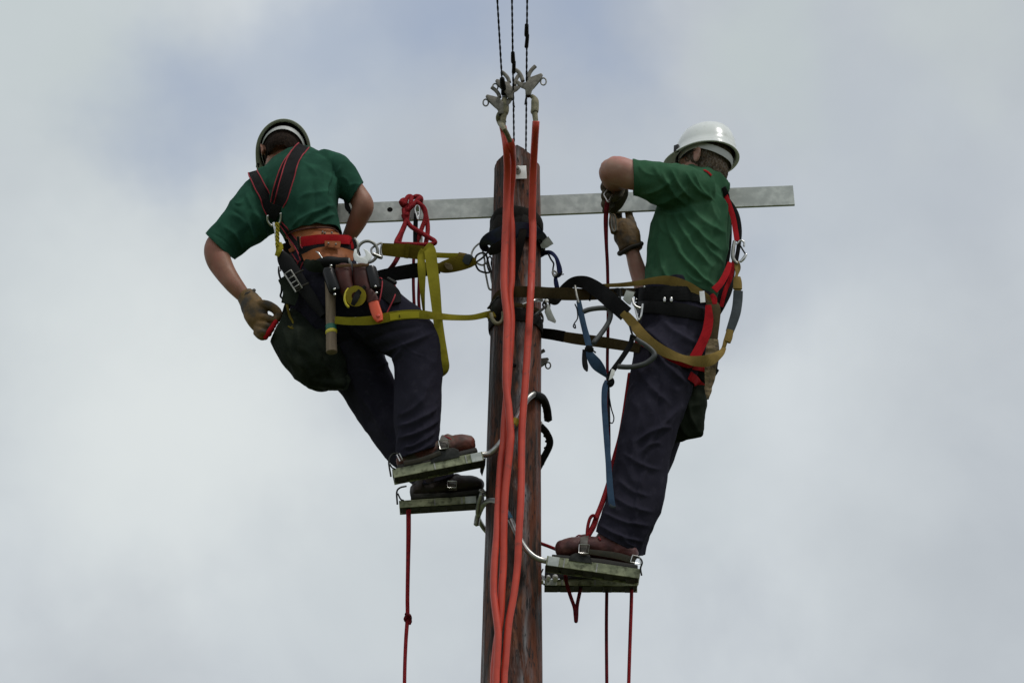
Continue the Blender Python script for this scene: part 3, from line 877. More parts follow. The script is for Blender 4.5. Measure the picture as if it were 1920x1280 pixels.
t = thing('wide_pole_strap', P(966, 455, 0), 'shiny navy padded strap round the pole below the black sling', 'strap')
bm = NB(); px_strap(bm, [(1016, 470, 6, 0, .03), (1020, 452, 16, 20, -.03), (1006, 438, 22, 0, -.10), (982, 430, 27, 0, -.124), (956, 434, 30, 0, -.128), (934, 444, 32, 0, -.118), (920, 452, 33, 12, -.09), (912, 458, 28, 45, -.055), (913, 462, 22, 75, -.02), (918, 468, 20, 85, .02)], th=.007, per=10); build('pad', bm, M['bluepad'], t, smooth=60)
bm = NB(); px_strap(bm, [(916, 474, 12, 0, -.10), (930, 466, 20, 0, -.122), (948, 455, 16, 0, -.132), (962, 448, 8, 0, -.134)], th=.008); build('pad_lining', bm, M['black_sling'], t, smooth=60)
bm = NB(); px_strap(bm, [(1014, 462, 6, 10, -.05), (1021, 459, 14, 0, -.05), (1026, 455, 16, 0, -.05), (1033, 450, 17, 0, -.05)], th=.001)
build('label_tag', bm, M['clearplastic'], t)

# steel rings and snap hooks hanging left of the pole
def carabiner(pts, r_px, label, y=-.02, mat_=None, gate=None, name='snap_hook', cat='snap hook', group=None):
    xs_ = [p[0] for p in pts]; ys_ = [p[1] for p in pts]
    t = thing(name, P(sum(xs_) / len(xs_), max(ys_), y), label, cat, group)
    bm = NB()
    ps = [P(p[0], p[1], p[2] if len(p) > 2 else y) for p in pts]
    tube(bm, ps, r_px * mpp(ps[0]), n=10, closed=True, per=6)
    build('hook_body', bm, mat_ or M['metaldull'], t, smooth=70)
    if gate:
        bm = NB(); px_tube(bm, gate, r_px * 1.35, y=y - .004, n=10, smooth=False); build('gate', bm, M['metal'], t, smooth=50)
    return t
carabiner([(884, 478), (890, 464), (903, 455), (905, 470), (909, 492), (903, 497), (890, 490)], 1.8, 'grey triangular steel link under the end of the navy pole strap', y=-.03)
carabiner([(892, 482), (900, 475), (910, 476), (915, 490), (918, 510), (900, 508), (892, 496)], 1.9, 'dark steel hook joining the yellow strap to the pole', y=-.05, mat_=M['iron'])
carabiner([(918, 481), (922, 486), (921, 494), (923, 505), (920, 512), (915, 503), (913, 490)], 1.4, 'small dark chain link touching the left side of the pole', y=.0, mat_=M['iron'], name='chain_link', cat='link')
carabiner([(908, 495), (912, 520), (917, 541), (924, 540), (921, 520), (918, 500)], 1.9, 'long pale steel hook hanging lowest at the left side of the pole', y=-.01, mat_=M['metaldull'])
t = thing('steel_bar', P(893, 495, -.06), 'thin dark steel bar slanting up to the end of the navy pole strap', 'bar')
bm = NB(); px_tube(bm, [(889, 494, -.06), (905, 483, -.06), (917, 470, -.07), (921, 464, -.07)], 1.9, n=8); build('bar', bm, M['iron'], t, smooth=60)
# ------------------------------------------------------------------ pole climbers (strapped platforms with a hook round the pole)
def climber(A, B, y, h_px, wide, hook, rubber, tape, tapemat, label, heel=None, straps=(), tip_open=False, r_px=6.0):
    """A heel end, B pole end (pixels) of the upper edge; hook: (px,py,y)"""
    a, b = P(A[0], A[1], y), P(B[0], B[1], y)
    ax = (b - a) / 2; e = ax.normalized(); mid = (a + b) / 2
    up = (Vector((0, 0, 1)) - e * e.z).normalized()
    side = e.cross(up).normalized()
    if side.y > 0: side = -side                    # towards the viewer
    k = mpp(mid); h = h_px * k / math.cos(PITCH)
    t = thing('pole_climber', a, label, 'climbing iron', 'hooked climbing irons on the four boots')
    bm = NB()
    c = mid + side * (-wide / 2)
    box(bm, c - up * .003, ax, side * wide / 2, up * .003)
    for s in (0, 1):
        box(bm, mid + side * (-.002 if s == 0 else -wide + .002) - up * (h / 2 + .003), ax * .999, side * .002, up * (h / 2 - .0005))
    bevel_all(bm, .0008, 1)
    build('footplate', bm, M['platform'], t, smooth=30)
    # cross bars and grip plates below
    for u in (-.82, -.35, .1, .52, .86):
        bm = NB()
        box(bm, c + ax * u - up * (h * .80 + .004), e * (.016 + .008 * (u > .3)), side * (wide / 2 - .005), up * .006)
        bevel_all(bm, .001, 1)
        build('cross_bar', bm, M['iron'], t, smooth=30)
    bm = NB()
    box(bm, c - up * (h * .55 + .003), ax * .985, side * .022, up * (h * .30))
    build('spine', bm, M['iron'], t, smooth=30)
    # joint plates on the near flange
    for u in (-.08, .62, .78):
        bm = NB()
        box(bm, mid + ax * u + side * .001 - up * (h / 2 + .003), e * .0022, side * .0012, up * (h / 2))
        build('joint_strip', bm, M['metaldull'], t, smooth=30)
    bm = NB()
    box(bm, mid + ax * .85 + side * .0022 - up * (h / 2 + .003), e * .02, side * .0016, up * (h / 2 + .001)); bevel_all(bm, .001, 1)
    build('end_plate', bm, M['zinc'], t, smooth=30)
    # hook
    bm = NB()
    hp = [P(*q) for q in hook]
    n = len(hp)
    tube(bm, hp, [r_px * mpp(q) for q in hp], n=14, per=8)
    hk = build('hook', bm, M['chrome'], t, smooth=70)
    if rubber:
        bm = NB()
        i0 = rubber
        rp = hp[i0:]
        tube(bm, rp, [(r_px + 1.6) * mpp(q) for q in rp], n=14, per=8)
        for q0, q1 in zip(rp, rp[1:]):
            for f in (.25, .75):
                p = q0.lerp(q1, f)
                ellipsoid(bm, Matrix.Translation(p), (0, 0, 0), (.0165, .0165, .004), 10)
        build('rubber_grip', bm, M['black'], t, smooth=60)
    if tip_open:
        p, q = hp[-1], hp[-2]
        d = (p - q).normalized(); s1 = d.orthogonal().normalized(); s2 = d.cross(s1)
        bm = NB()
        R = (r_px + .8) * mpp(p)
        tube(bm, [p + d * .012 + (s1 * math.cos(x) + s2 * math.sin(x)) * R for x in np.linspace(0, 2 * math.pi, 13)[:-1]], .0032, n=8, closed=True, per=2)
        build('open_tip', bm, M['metaldull'], t, smooth=60)
    if tape:
        bm = NB(); px_tube(bm, tape, r_px + .9, n=14, smooth=False); build('colour_tape', bm, tapemat, t, smooth=50)
    if heel:
        bm = NB(); px_tube(bm, heel, 1.7, n=8); build('heel_loop', bm, M['iron'], t, smooth=70)
    for kind, pts in straps:
        bm = NB()
        if kind == 'strap': px_strap(bm, pts, th=.004); build('foot_strap', bm, M['bootstrap'], t, smooth=50)
        elif kind == 'buckle': px_tube(bm, pts + pts[:1] + [tuple(pts[0][i] + .1 * (pts[1][i] - pts[0][i]) for i in range(3))], 1.1, n=8, smooth=False); build('buckle', bm, M['metal'], t, smooth=50)
        elif kind == 'plate': plate(bm, pts, pts_y(pts, y) - .004, .003, .0006); build('side_plate', bm, M['iron'], t, smooth=30)
        elif kind == 'chain':
            px_tube(bm, pts, 1.5, n=6); build('wire_loop', bm, M['iron'], t, smooth=60)
    return t
def pts_y(pts, y): return y
NY, FY = -.155, .02
# left man, near foot
climber((735, 879), (904, 846), NY, 15, .062,
        [(900, 853, NY + .03), (918, 850, -.115), (934, 836, -.125), (952, 812, -.125), (972, 780, -.125), (985, 753, -.12), (1001, 739, -.095), (1017, 746, -.03), (1025, 765, .03), (1028, 788, .06)],
        6, [(963, 796, -.126), (969, 786, -.126)], M['yellowtape'],
        'upper left climbing iron, its hook with yellow tape arching over the pole front',
        heel=[(733, 893, NY), (729, 865, NY - .01), (735, 852, NY - .01), (745, 849, NY - .01)],
        straps=[('strap', [(757, 868, 8, 0, NY - .006), (790, 861, 8, 0, NY - .010), (826, 848, 8, 0, NY - .010)]), ('buckle', [(744, 852, NY - .012), (749, 850, NY - .012), (755, 862, NY - .012), (750, 864, NY - .012)]),
                ('chain', [(731, 870, NY), (735, 876, NY), (741, 879, NY)]),
                ('plate', [(808, 868), (812, 848), (822, 841), (850, 839), (860, 843), (862, 856)]),
                ('buckle', [(822, 826, NY - .014), (839, 824, NY - .014), (841, 839, NY - .014), (825, 842, NY - .014)]),
                ('strap', [(830, 842, 15, 0, NY - .008), (831, 830, 15, 0, NY - .008), (834, 821, 16, 10, NY + .02), (838, 816, 16, 40, NY + .055)])])
# left man, far foot
climber((748, 938), (893, 929), FY, 12, .062,
        [(885, 930, FY + .06), (915, 925, .13), (955, 925, .15), (1000, 893, .14), (1017, 862, .11), (1031, 832, .08), (1025, 812, .05), (1014, 799, .02)],
        3, None, None,
        'lower left climbing iron under the far boot, its black hook tip right of the pole',
        heel=[(745, 945, FY), (744, 922, FY), (750, 914, FY), (762, 911, FY)],
        straps=[('chain', [(746, 925, FY), (751, 935, FY), (757, 938, FY)]),
                ('buckle', [(839, 902, FY - .015), (856, 902, FY - .015), (855, 914, FY - .015), (839, 914, FY - .015)]),
                ('strap', [(849, 919, 15, 0, FY - .01), (849, 908, 15, 0, FY - .01), (851, 898, 16, 10, FY + .02), (854, 893, 16, 40, FY + .05)])],
        tip_open=True, r_px=5.0)
# right man, near foot
climber((1201, 1066), (1026, 1041), NY, 16, .062,
        [(1035, 1052, NY + .03), (1018, 1050, -.125), (1001, 1043, -.13), (985, 1027, -.13), (971, 1003, -.13), (956, 972, -.128), (943, 948, -.115), (926, 938, -.07), (908, 944, 0), (897, 964, .05), (893, 984, .07)],
        0, [(951, 962, -.127), (956, 973, -.13)], M['bluetape'],
        'upper right climbing iron, its bright hook with blue tape crossing the pole front',
        heel=[(1203, 1078, NY), (1201, 1065, NY), (1204, 1054, NY - .01), (1200, 1046, NY - .01), (1190, 1044, NY - .012)],
        straps=[('strap', [(1099, 1033, 9, 0, NY - .010), (1130, 1037, 11, 0, NY - .014), (1160, 1042, 12, 0, NY - .013), (1191, 1051, 12, 0, NY - .006)]), ('buckle', [(1186, 1040, NY - .014), (1199, 1043, NY - .014), (1201, 1057, NY - .012), (1182, 1053, NY - .014)]),
                ('plate', [(1066, 1050), (1070, 1040), (1080, 1036), (1106, 1040), (1110, 1056)]),
                ('buckle', [(1086, 1020, NY - .016), (1105, 1021, NY - .016), (1103, 1037, NY - .016), (1085, 1036, NY - .016)]),
                ('strap', [(1095, 1040, 13, 0, NY - .009), (1095, 1026, 13, 0, NY - .009), (1095, 1013, 14, 0, NY + .0), (1097, 1004, 15, 30, NY + .04)])],
        r_px=5.5)
# right man, far foot
climber((1196, 1086), (1021, 1085), FY, 10, .062,
        [(1030, 1086, FY + .06), (1005, 1075, .13), (960, 1030, .15), (917, 1000, .13), (900, 978, .09), (896, 962, .04), (898, 945, .01), (903, 926, -.02)],
        0, None, None,
        'lower right climbing iron under the far boot, bolted at the pole end',
        straps=[('plate', [(1022, 1060), (1060, 1052), (1150, 1062), (1194, 1072), (1195, 1085), (1021, 1084)]), ('chain', [(1018, 1066, FY), (1014, 1078, FY), (1018, 1092, FY)]), ('chain', [(1021, 1096, FY), (1015, 1090, FY)])],
        tip_open=True, r_px=4.6)
t = thing('bolt_pair', P(1033, 1090, FY), 'two pale round bolt heads at the pole end of the lower right climbing iron', 'bolts')
for (x, y_, r) in ((1041, 1083, 5.3), (1028, 1083, 3.8), (1017, 1090, 2.2)):
    bm = NB(); c = P(x, y_ - 1, FY - .016)
    tube(bm, [c + Vector((0, .02, 0)), c + Vector((0, -.006, 0)), c + Vector((0, -.010, 0))], [r * mpp(c), r * mpp(c), r * .7 * mpp(c)], n=14, smooth=False)
    build('bolt_head', bm, M['zincplate'], t, smooth=40)
t = thing('grip_wedge', P(905, 893, -.03), 'small black rubber wedge at the left edge of the pole under the upper iron', 'wedge')
bm = NB(); plate(bm, [(901, 862), (911, 858), (910, 872), (904, 893), (900, 884)], -.06, .03, .002); build('wedge_block', bm, M['black'], t, smooth=35)
# ------------------------------------------------------------------ shared pieces of people
def frame(center, fwd, up):
    f = Vector(fwd).normalized(); u = Vector(up); u = (u - f * u.dot(f)).normalized()
    r = f.cross(u)
    Mx = Matrix((( r.x, f.x, u.x, center.x), (r.y, f.y, u.y, center.y), (r.z, f.z, u.z, center.z), (0, 0, 0, 1)))
    return Mx
def head_geo(bm, Mx):
    E = lambda c, r, s=20: ellipsoid(bm, Mx, c, r, s)
    E((0, -.012, .035), (.074, .094, .085), 28)
    E((0, .03, -.03), (.060, .062, .070))
    E((0, .052, -.075), (.036, .034, .030))
    E((0, .070, .030), (.055, .028, .016))
    E((.036, .062, -.022), (.022, .024, .022)); E((-.036, .062, -.022), (.022, .024, .022))
    tube(bm, [Mx @ Vector(v) for v in ((0, .088, .022), (0, .104, -.008), (0, .112, -.024), (0, .096, -.034))], [.008, .010, .013, .008], n=10)
    E((.011, .097, -.027), (.009, .011, .008), 10); E((-.011, .097, -.027), (.009, .011, .008), 10)
    E((0, .084, -.050), (.022, .012, .006), 12); E((0, .082, -.060), (.019, .012, .007), 12)
    for s in (-1, 1):
        E((s * .076, -.012, -.006), (.007, .017, .030), 14)
        tube(bm, [Mx @ Vector((s * x, y, z)) for x, y, z in ((.076, .004, .018), (.083, -.012, .028), (.087, -.030, .014), (.084, -.028, -.008), (.077, -.014, -.030))], [.0045, .005, .0055, .005, .005], n=8)
def helmet(parent, Mx, shell_mat, clip=True, size=.88):
    Mx = Mx @ Matrix.Scale(size, 4)
    def rad(a, s, peak):
        ca, sa = math.cos(a), math.sin(a)
        r = 1 / math.sqrt((sa / .110) ** 2 + (ca / .134) ** 2)
        front = max(0, ca)
        return r * s + peak * (.006 + .046 * front ** 3)
    prof = [(1.045, -.004, .9), (1.065, -.003, 1), (1.07, .001, 1), (1.055, .006, .85), (1.04, .010, .3), (1.035, .016, .1), (1.03, .024, 0), (1.005, .028, 0), (.995, .050, 0), (.965, .078, 0), (.90, .103, 0), (.80, .128, 0), (.62, .148, 0), (.37, .160, 0), (.13, .164, 0)]
    def surf(prof, n=64, inner=0.0):
        bm = NB(); rings = []
        for s, z, pk in prof:
            ring = []
            for k in range(n):
                a = 2 * math.pi * k / n
                r = rad(a, s, pk) - inner
                x, y = math.sin(a) * r, math.cos(a) * r
                zz = z
                if z > .09 and not inner:
                    for cx, w in ((0, .012), (.034, .008), (-.034, .008)):
                        zz += .004 * math.exp(-((x - cx) / w) ** 2) * min(1, (z - .09) / .03)
                if pk: zz -= .006 * pk * max(0, math.cos(a)) ** 2
                ring.append(bm.verts.new(Mx @ Vector((x, y, zz))))
            rings.append(ring)
        bridge_rings(bm, rings); bm.faces.new(rings[-1])
        return bm, rings
    bm, rings = surf(prof)
    b0 = rings[0]
    inn = []
    for s, z in ((1.0, .001), (.975, .012)):
        inn.append([bm.verts.new(Mx @ Vector((math.sin(2 * math.pi * k / 64) * rad(2 * math.pi * k / 64, s, 0), math.cos(2 * math.pi * k / 64) * rad(2 * math.pi * k / 64, s, 0), z))) for k in range(64)])
    for a, b in ((inn[0], b0), (inn[1], inn[0])):
        for k in range(64): bm.faces.new((a[k], a[(k + 1) % 64], b[(k + 1) % 64], b[k]))
    hel = build('hard_hat', bm, shell_mat, parent, smooth=55)
    def sub(name, bm, m, sm=60): return build(name, bm, m, hel, smooth=sm)
    bm, _ = surf([(.975, .012, 0), (.985, .03, 0), (.95, .070, 0), (.86, .1, 0), (.6, .13, 0), (.3, .142, 0)], inner=.005)
    sub('liner', bm, M['liner'])
    # headband and nape strap
    bm = NB(); ps, wd, nr, w = [], [], [], []
    for k in range(48):
        a = 2 * math.pi * k / 48
        back = max(0, -math.cos(a))
        r = 1 / math.sqrt((math.sin(a) / .097) ** 2 + (math.cos(a) / .118) ** 2)
        ps.append(Mx @ Vector((math.sin(a) * r, math.cos(a) * r, .004 - .040 * back ** 1.5)))
        n = (Mx.to_3x3() @ Vector((math.sin(a), math.cos(a), -.15))).normalized(); nr.append(n)
        tg = (Mx.to_3x3() @ Vector((math.cos(a), -math.sin(a), 0))).normalized()
        wd.append(n.cross(tg).normalized()); w.append(.022 + .010 * back)
    strip(bm, ps, wd, nr, w, .003, closed=True)
    sub('headband', bm, M['band'])
    for a in (.7, 2.4, 3.9, 5.5):
        bm = NB()
        pts = []
        for q in (0, .5, 1):
            r = rad(a, .88 - .5 * q, 0)
            pts.append(Mx @ Vector((math.sin(a) * r, math.cos(a) * r, .01 + .1 * q)))
        tube(bm, pts, .004, n=6)
        sub('cradle_strap', bm, M['blackweb'])
    if clip:
        for (x, y, z) in ((.108, .078, .012), (-.108, .078, .012)):
            bm = NB()
            c = Mx @ Vector((x, y, z)); R3 = Mx.to_3x3()
            box(bm, c, R3 @ Vector((.007, 0, 0)), R3 @ Vector((0, .011, 0)), R3 @ Vector((0, 0, .017)))
            bevel_all(bm, .002)
            sub('strap_clip', bm, M['blackgloss'])
    return hel
def eyes(parent, Mx):
    for s in (-1, 1):
        bm = NB(); ellipsoid(bm, Mx, (s * .031, .076, .004), (.013, .013, .012), 16)
        build('eye', bm, M['eye'], parent, smooth=180)
def cap_hair(parent, Mx, m, low=-.03, grow=1.035, seed=0, nape=0.0):
    bm = NB()
    ellipsoid(bm, Mx, (0, -.016, .035), (.074 * grow + .003, .094 * grow + .003, .085 * grow + .003), 40)
    ellipsoid(bm, Mx, (0, -.034 - nape * .25, -.020 - nape), (.063 * grow, .062 * grow, .066 + nape * .3), 32)
    inv = Mx.inverted()
    def rough(me):
        co, no = verts_np(me)
        d = np.array([noise.noise(Vector(p) * 90 + Vector((seed, 0, 0))) * .0022 + noise.noise(Vector(p) * 260) * .0014 for p in co])
        set_np(me, co + no * d[:, None])
    me = remesh(bm, .0035, 2, disp=rough)
    b = bmesh.new(); b.from_mesh(me)
    kill = []
    for v in b.verts:
        q = inv @ v.co
        lim = low + .085 * max(0, min(1, (q.y + .035) / .07)) + .010 * noise.noise(v.co * 70)
        if q.z < lim: kill.append(v)
    bmesh.ops.delete(b, geom=kill, context='VERTS')
    b.to_mesh(me); b.free()
    return link_mesh('hair', me, m, parent, smooth=180)
def glove(parent, palm, fingers, m, cuff=None, name='glove', vox=.0032):
    bm = NB()
    loft(bm, palm, n=22)
    for f in fingers:
        pts = f[0]; r = f[1]
        rr = [r * (1.05 - .12 * i / max(1, len(pts) - 1)) for i in range(len(pts))]
        ps = [P(*p) for p in pts]
        tube(bm, ps, [q * mpp(p) for q, p in zip(rr, ps)], n=12, per=5)
        ellipsoid(bm, Matrix.Translation(ps[-1]), (0, 0, 0), (rr[-1] * mpp(ps[-1]) * 1.02,) * 3, 12)
    me = remesh(bm, vox, 2, disp=make_disp(nz=[((38, 38, 38), .0016, False), ((90, 90, 60), .0009, True)]))
    o = link_mesh(name, me, m, parent, smooth=180)
    if cuff:
        bm = NB()
        (cx, cy, y), hw, hd, ang, r = cuff
        c = P(cx, cy, y); k = mpp(c)
        d1 = RGT * math.cos(ang) - UPV * math.sin(ang)
        ps = [c + d1 * (hw * k * math.cos(a)) + FWD * (hd * k * math.sin(a)) + UPV * (.003 * math.sin(3 * a)) for a in np.linspace(0, 2 * math.pi, 17)[:-1]]
        tube(bm, ps, r * k, n=10, closed=True, per=3)
        build('cuff', bm, M['cuff'], parent, smooth=180)
    return o
def boot(parent, foot, shaft, m, sole_pts, y, wide, laces=None, toe=None, tongue=None):
    bm = NB()
    if tongue: loft(bm, tongue, n=16)
    loft(bm, foot, n=24); loft(bm, shaft, n=24)
    me = remesh(bm, .0045, 3, disp=make_disp(nz=[((30, 30, 30), .0022, False), ((70, 60, 70), .0014, True)]))
    o = link_mesh('boot', me, m, parent, smooth=180)
    def sub(name, bm, mt, sm=50): return build(name, bm, mt, o, smooth=sm)
    bm = NB()
    front = [P(p[0], p[1], y) for p in sole_pts]
    n = len(front)
    lo = [bm.verts.new(v) for v in front]
    hi = [bm.verts.new(v + Vector((0, wide, 0))) for v in front]
    bm.faces.new(lo); bm.faces.new(hi[::-1])
    for k in range(n): bm.faces.new((lo[k], hi[k], hi[(k + 1) % n], lo[(k + 1) % n]))
    bmesh.ops.recalc_face_normals(bm, faces=bm.faces); bevel_all(bm, .003)
    sub('sole', bm, M['sole'])
    if laces:
        bm = NB()
        for l in laces: px_tube(bm, l, 1.5, n=6)
        sub('laces', bm, M['redpipe'])
    return o

# ================================================================== left man
LP = thing('person', P(760, 900, -.03), 'young man in dark green t-shirt seen from behind, bending left of the pole', 'person')
LM = frame(P(529, 292, .13), (-.10, .62, -.60), (.02, .62, .64))
# --- body
bm = NB()
head_geo(bm, LM)
loft(bm, [(533, 296, .12, 24, 26), (545, 308, .09, 25, 28), (553, 325, .05, 34, 32)])
loft(bm, [(550, 312, .06, 40, 30), (556, 335, .03, 64, 44), (562, 365, 0, 66, 50), (572, 400, -.02, 54, 48), (583, 435, -.03, 46, 45), (598, 470, -.03, 48, 46), (612, 530, -.03, 58, 54), (622, 590, -.02, 60, 55)])
loft(bm, [(600, 318, .04, 24, 24), (625, 328, .03, 24, 26), (655, 350, .02, 22, 22), (673, 370, .02, 20, 20), (680, 386, .02, 21, 21), (675, 403, .03, 19, 19), (665, 424, .06, 17, 17), (653, 446, .09, 13.5, 14), (646, 458, .11, 12, 14)])
loft(bm, [(510, 345, .03, 28, 28), (470, 395, .01, 27, 26), (430, 440, 0, 24, 24), (409, 462, -.01, 25, 24), (409, 484, -.015, 24, 22), (421, 508, -.02, 21, 20), (438, 533, -.03, 17.5, 17), (458, 556, -.03, 14, 14), (468, 566, -.03, 13, 14)])
for leg in ([(650, 560, -.05, 44, 44), (705, 590, -.09, 42, 42), (770, 634, -.11, 37, 37), (788, 670, -.11, 33, 33), (783, 740, -.1, 31, 31), (782, 800, -.1, 26, 26), (783, 850, -.1, 22, 22)],
            [(620, 600, .05, 44, 44), (660, 670, .07, 42, 42), (700, 735, .09, 36, 36), (750, 810, .09, 30, 30), (800, 880, .08, 24, 24), (812, 905, .08, 22, 22)]):
    loft(bm, leg)
me = remesh(bm, .005, 3, disp=make_disp(nz=[((9, 9, 9), .0025, False)]))
bodyL = link_mesh('skin', me, M['skin'], LP, smooth=180)
eyes(LP, LM)
cap_hair(LP, LM, M['hair_dark'], low=-.078, grow=1.0)
helmet(LP, LM @ Matrix.Translation((0, -.008, .040)) , M['helmet_shaded'])
# --- shirt
bm = NB()
loft(bm, [(543, 292, .11, 27, 26), (550, 304, .07, 46, 36), (555, 320, .045, 68, 46), (560, 345, .02, 77, 56), (565, 375, -.005, 72, 58), (575, 400, -.02, 62, 58), (583, 425, -.03, 55, 55), (590, 445, -.03, 54, 54), (597, 475, -.03, 54, 52)], n=40)
loft(bm, [(598, 312, .04, 34, 34), (628, 322, .03, 35, 36), (652, 346, .02, 29, 32), (672, 368, .02, 23, 27), (692, 394, .02, 22, 26)], n=30)
loft(bm, [(522, 345, .04, 46, 42), (490, 385, .02, 52, 40), (452, 424, .0, 46, 37), (418, 458, .0, 38, 33), (396, 484, .0, 36, 32)], n=32)
folds = [
    ((640, 312), (628, 372), 5, 7), ((622, 330), (612, 395), 7, 6), ((600, 340), (560, 300), 8, 4),
    ((625, 362), (560, 372), 8, 5), ((628, 385), (560, 425), 7, 8), ((632, 402), (575, 432), 6, 8), ((600, 395), (540, 432), 7, 7),
    ((520, 438), (600, 418), 5, 6), ((655, 360), (640, 330), 5, 4), ((680, 350), (650, 352), 6, 3),
    ((478, 450), (440, 400), 8, 7), ((500, 452), (470, 395), 9, 8), ((512, 450), (500, 390), 8, 7), ((455, 470), (420, 425), 7, 5),
    ((460, 360), (500, 420), 6, 5), ((435, 392), (470, 440), 6, -5), ((540, 310), (530, 420), 9, 5), ((622, 300), (612, 370), 2.4, -3), ((394, 436), (446, 482), 2.2, -1.6), ((575, 310), (590, 400), 10, -5),
    ((440, 380), (455, 372), 4, 5), ((530, 400), (555, 440), 6, 6),
]
me = remesh(bm, .0045, 4, disp=make_disp(folds, nz=[((5, 9, 5), .007, False), ((15, 15, 9), .0065, True), ((30, 30, 24), .0012, False)]),
            cuts=[(P(668, 361, .02), RGT * .84 - UPV * .55, .13), (P(414, 463, 0), -RGT * .67 - UPV * .74, .14),
                  (P(592, 441, -.03), Vector((.12, .1, -1)), .22), (P(532, 301, .08), UPV * .86 - RGT * .42 + FWD * .35, .10)], thick=-.003)
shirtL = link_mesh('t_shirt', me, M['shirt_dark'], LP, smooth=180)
# --- trousers
bm = NB()
loft(bm, [(594, 455, -.03, 53, 52), (602, 480, -.03, 58, 56), (610, 525, -.03, 66, 62), (618, 565, -.02, 74, 66), (632, 605, -.01, 66, 62), (640, 625, 0, 55, 56)], n=40)
loft(bm, [(625, 548, -.03, 44, 44), (690, 580, -.08, 58, 57), (740, 612, -.10, 56, 54), (776, 646, -.11, 50, 50), (785, 690, -.11, 46, 47), (784, 740, -.1, 45, 46), (783, 790, -.1, 44, 42), (782, 825, -.1, 41, 40), (784, 870, -.1, 40, 39)], n=34)
loft(bm, [(620, 590, .04, 62, 58), (650, 650, .06, 60, 56), (683, 710, .09, 52, 50), (712, 765, .10, 47, 46), (750, 820, .10, 44, 42), (790, 872, .09, 40, 40), (815, 905, .08, 38, 38), (826, 925, .08, 36, 36)], n=34)
folds = [
    ((690, 665), (815, 622), 7, 9), ((705, 690), (760, 650), 8, 10), ((690, 640), (790, 612), 8, -6), ((745, 660), (750, 830), 8, 4),
    ((742, 800), (826, 760), 8, 8), ((745, 822), (826, 785), 7, 9), ((750, 842), (822, 805), 6, 8), ((742, 780), (800, 740), 8, 5), ((760, 850), (815, 826), 5, 7),
    ((815, 700), (790, 780), 10, 4), ((650, 690), (720, 800), 9, 5), ((690, 745), (735, 830), 8, 6), ((665, 730), (700, 790), 7, 5),
    ((640, 600), (760, 600), 8, -5), ((806, 680), (797, 830), 2.4, 2), ((752, 640), (800, 668), 2.4, 2), ((770, 890), (845, 875), 5, 7), ((775, 905), (850, 890), 5, 6), ((700, 600), (780, 590), 8, 5),
]
me = remesh(bm, .0045, 4, disp=make_disp(folds, nz=[((9, 9, 5), .006, False), ((18, 18, 10), .006, True), ((40, 40, 30), .0012, False)]),
            cuts=[(P(784, 846, -.1), -UPV + RGT * .32, .13), (P(815, 902, .08), -UPV + RGT * .3, .10), (P(596, 470, -.03), Vector((0, 0, 1)), .2)], thick=-.003)
trousL = link_mesh('work_trousers', me, M['navy'], LP, smooth=180)
# --- boots
boot(LP, [(750, 864, -.1, 15, 20), (768, 862, -.1, 18, 22), (800, 852, -.1, 19, 22), (832, 842, -.1, 19, 24), (858, 834, -.1, 20, 25), (884, 833, -.1, 16, 22)],
     [(770, 862, -.1, 20, 22), (785, 846, -.1, 30, 24), (800, 830, -.1, 28, 25)], M['bootworn'],
     [(745, 870), (800, 862), (850, 848), (893, 838), (896, 845), (850, 858), (800, 872), (748, 882)], -.152, .098,
     tongue=[(838, 826, -.1, 12, 14), (842, 819, -.1, 9, 12)], laces=[[(832, 817, -.12), (845, 823, -.14), (850, 832, -.14)], [(838, 815, -.08), (850, 818, -.1), (862, 826, -.14)]])
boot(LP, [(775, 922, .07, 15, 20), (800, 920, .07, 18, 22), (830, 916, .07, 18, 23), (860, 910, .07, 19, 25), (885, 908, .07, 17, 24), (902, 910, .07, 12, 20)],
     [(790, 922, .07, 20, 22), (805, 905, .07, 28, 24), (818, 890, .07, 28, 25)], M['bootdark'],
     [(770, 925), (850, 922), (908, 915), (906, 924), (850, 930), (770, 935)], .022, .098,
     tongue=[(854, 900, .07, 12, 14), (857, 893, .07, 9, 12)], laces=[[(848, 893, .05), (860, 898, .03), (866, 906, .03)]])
# --- gloves
glove(LP, [(461, 553, -.03, 17, 16), (473, 573, -.04, 22, 18), (482, 596, -.05, 22, 18), (488, 613, -.05, 16, 14)],
      [([(474, 573, -.05), (495, 571, -.07), (513, 578, -.07), (522, 590, -.065), (515, 601, -.06)], 9.0),
       ([(484, 596, -.06), (500, 596, -.08), (512, 602, -.075), (510, 610, -.06)], 8.0),
       ([(482, 608, -.06), (498, 611, -.085), (508, 616, -.075)], 7.5),
       ([(480, 616, -.06), (493, 623, -.085), (503, 625, -.07)], 7.2),
       ([(480, 622, -.06), (489, 632, -.07), (497, 632, -.05)], 6.2)], M['glove'],
      cuff=((463, 554, -.03), 16.5, 16.5, -.60, 3.2))
glove(LP, [(650, 448, .10, 15, 15), (640, 465, .12, 18, 14), (628, 480, .13, 16, 12)],
      [([(630, 470, .13), (612, 475, .14), (600, 470, .14)], 7), ([(628, 480, .13), (608, 485, .14), (596, 482, .14)], 7), ([(624, 488, .13), (606, 494, .14)], 7), ([(622, 494, .13), (608, 502, .13)], 6), ([(640, 460, .12), (622, 456, .14), (612, 458, .14)], 7)],
      M['glovedark'], name='glove')

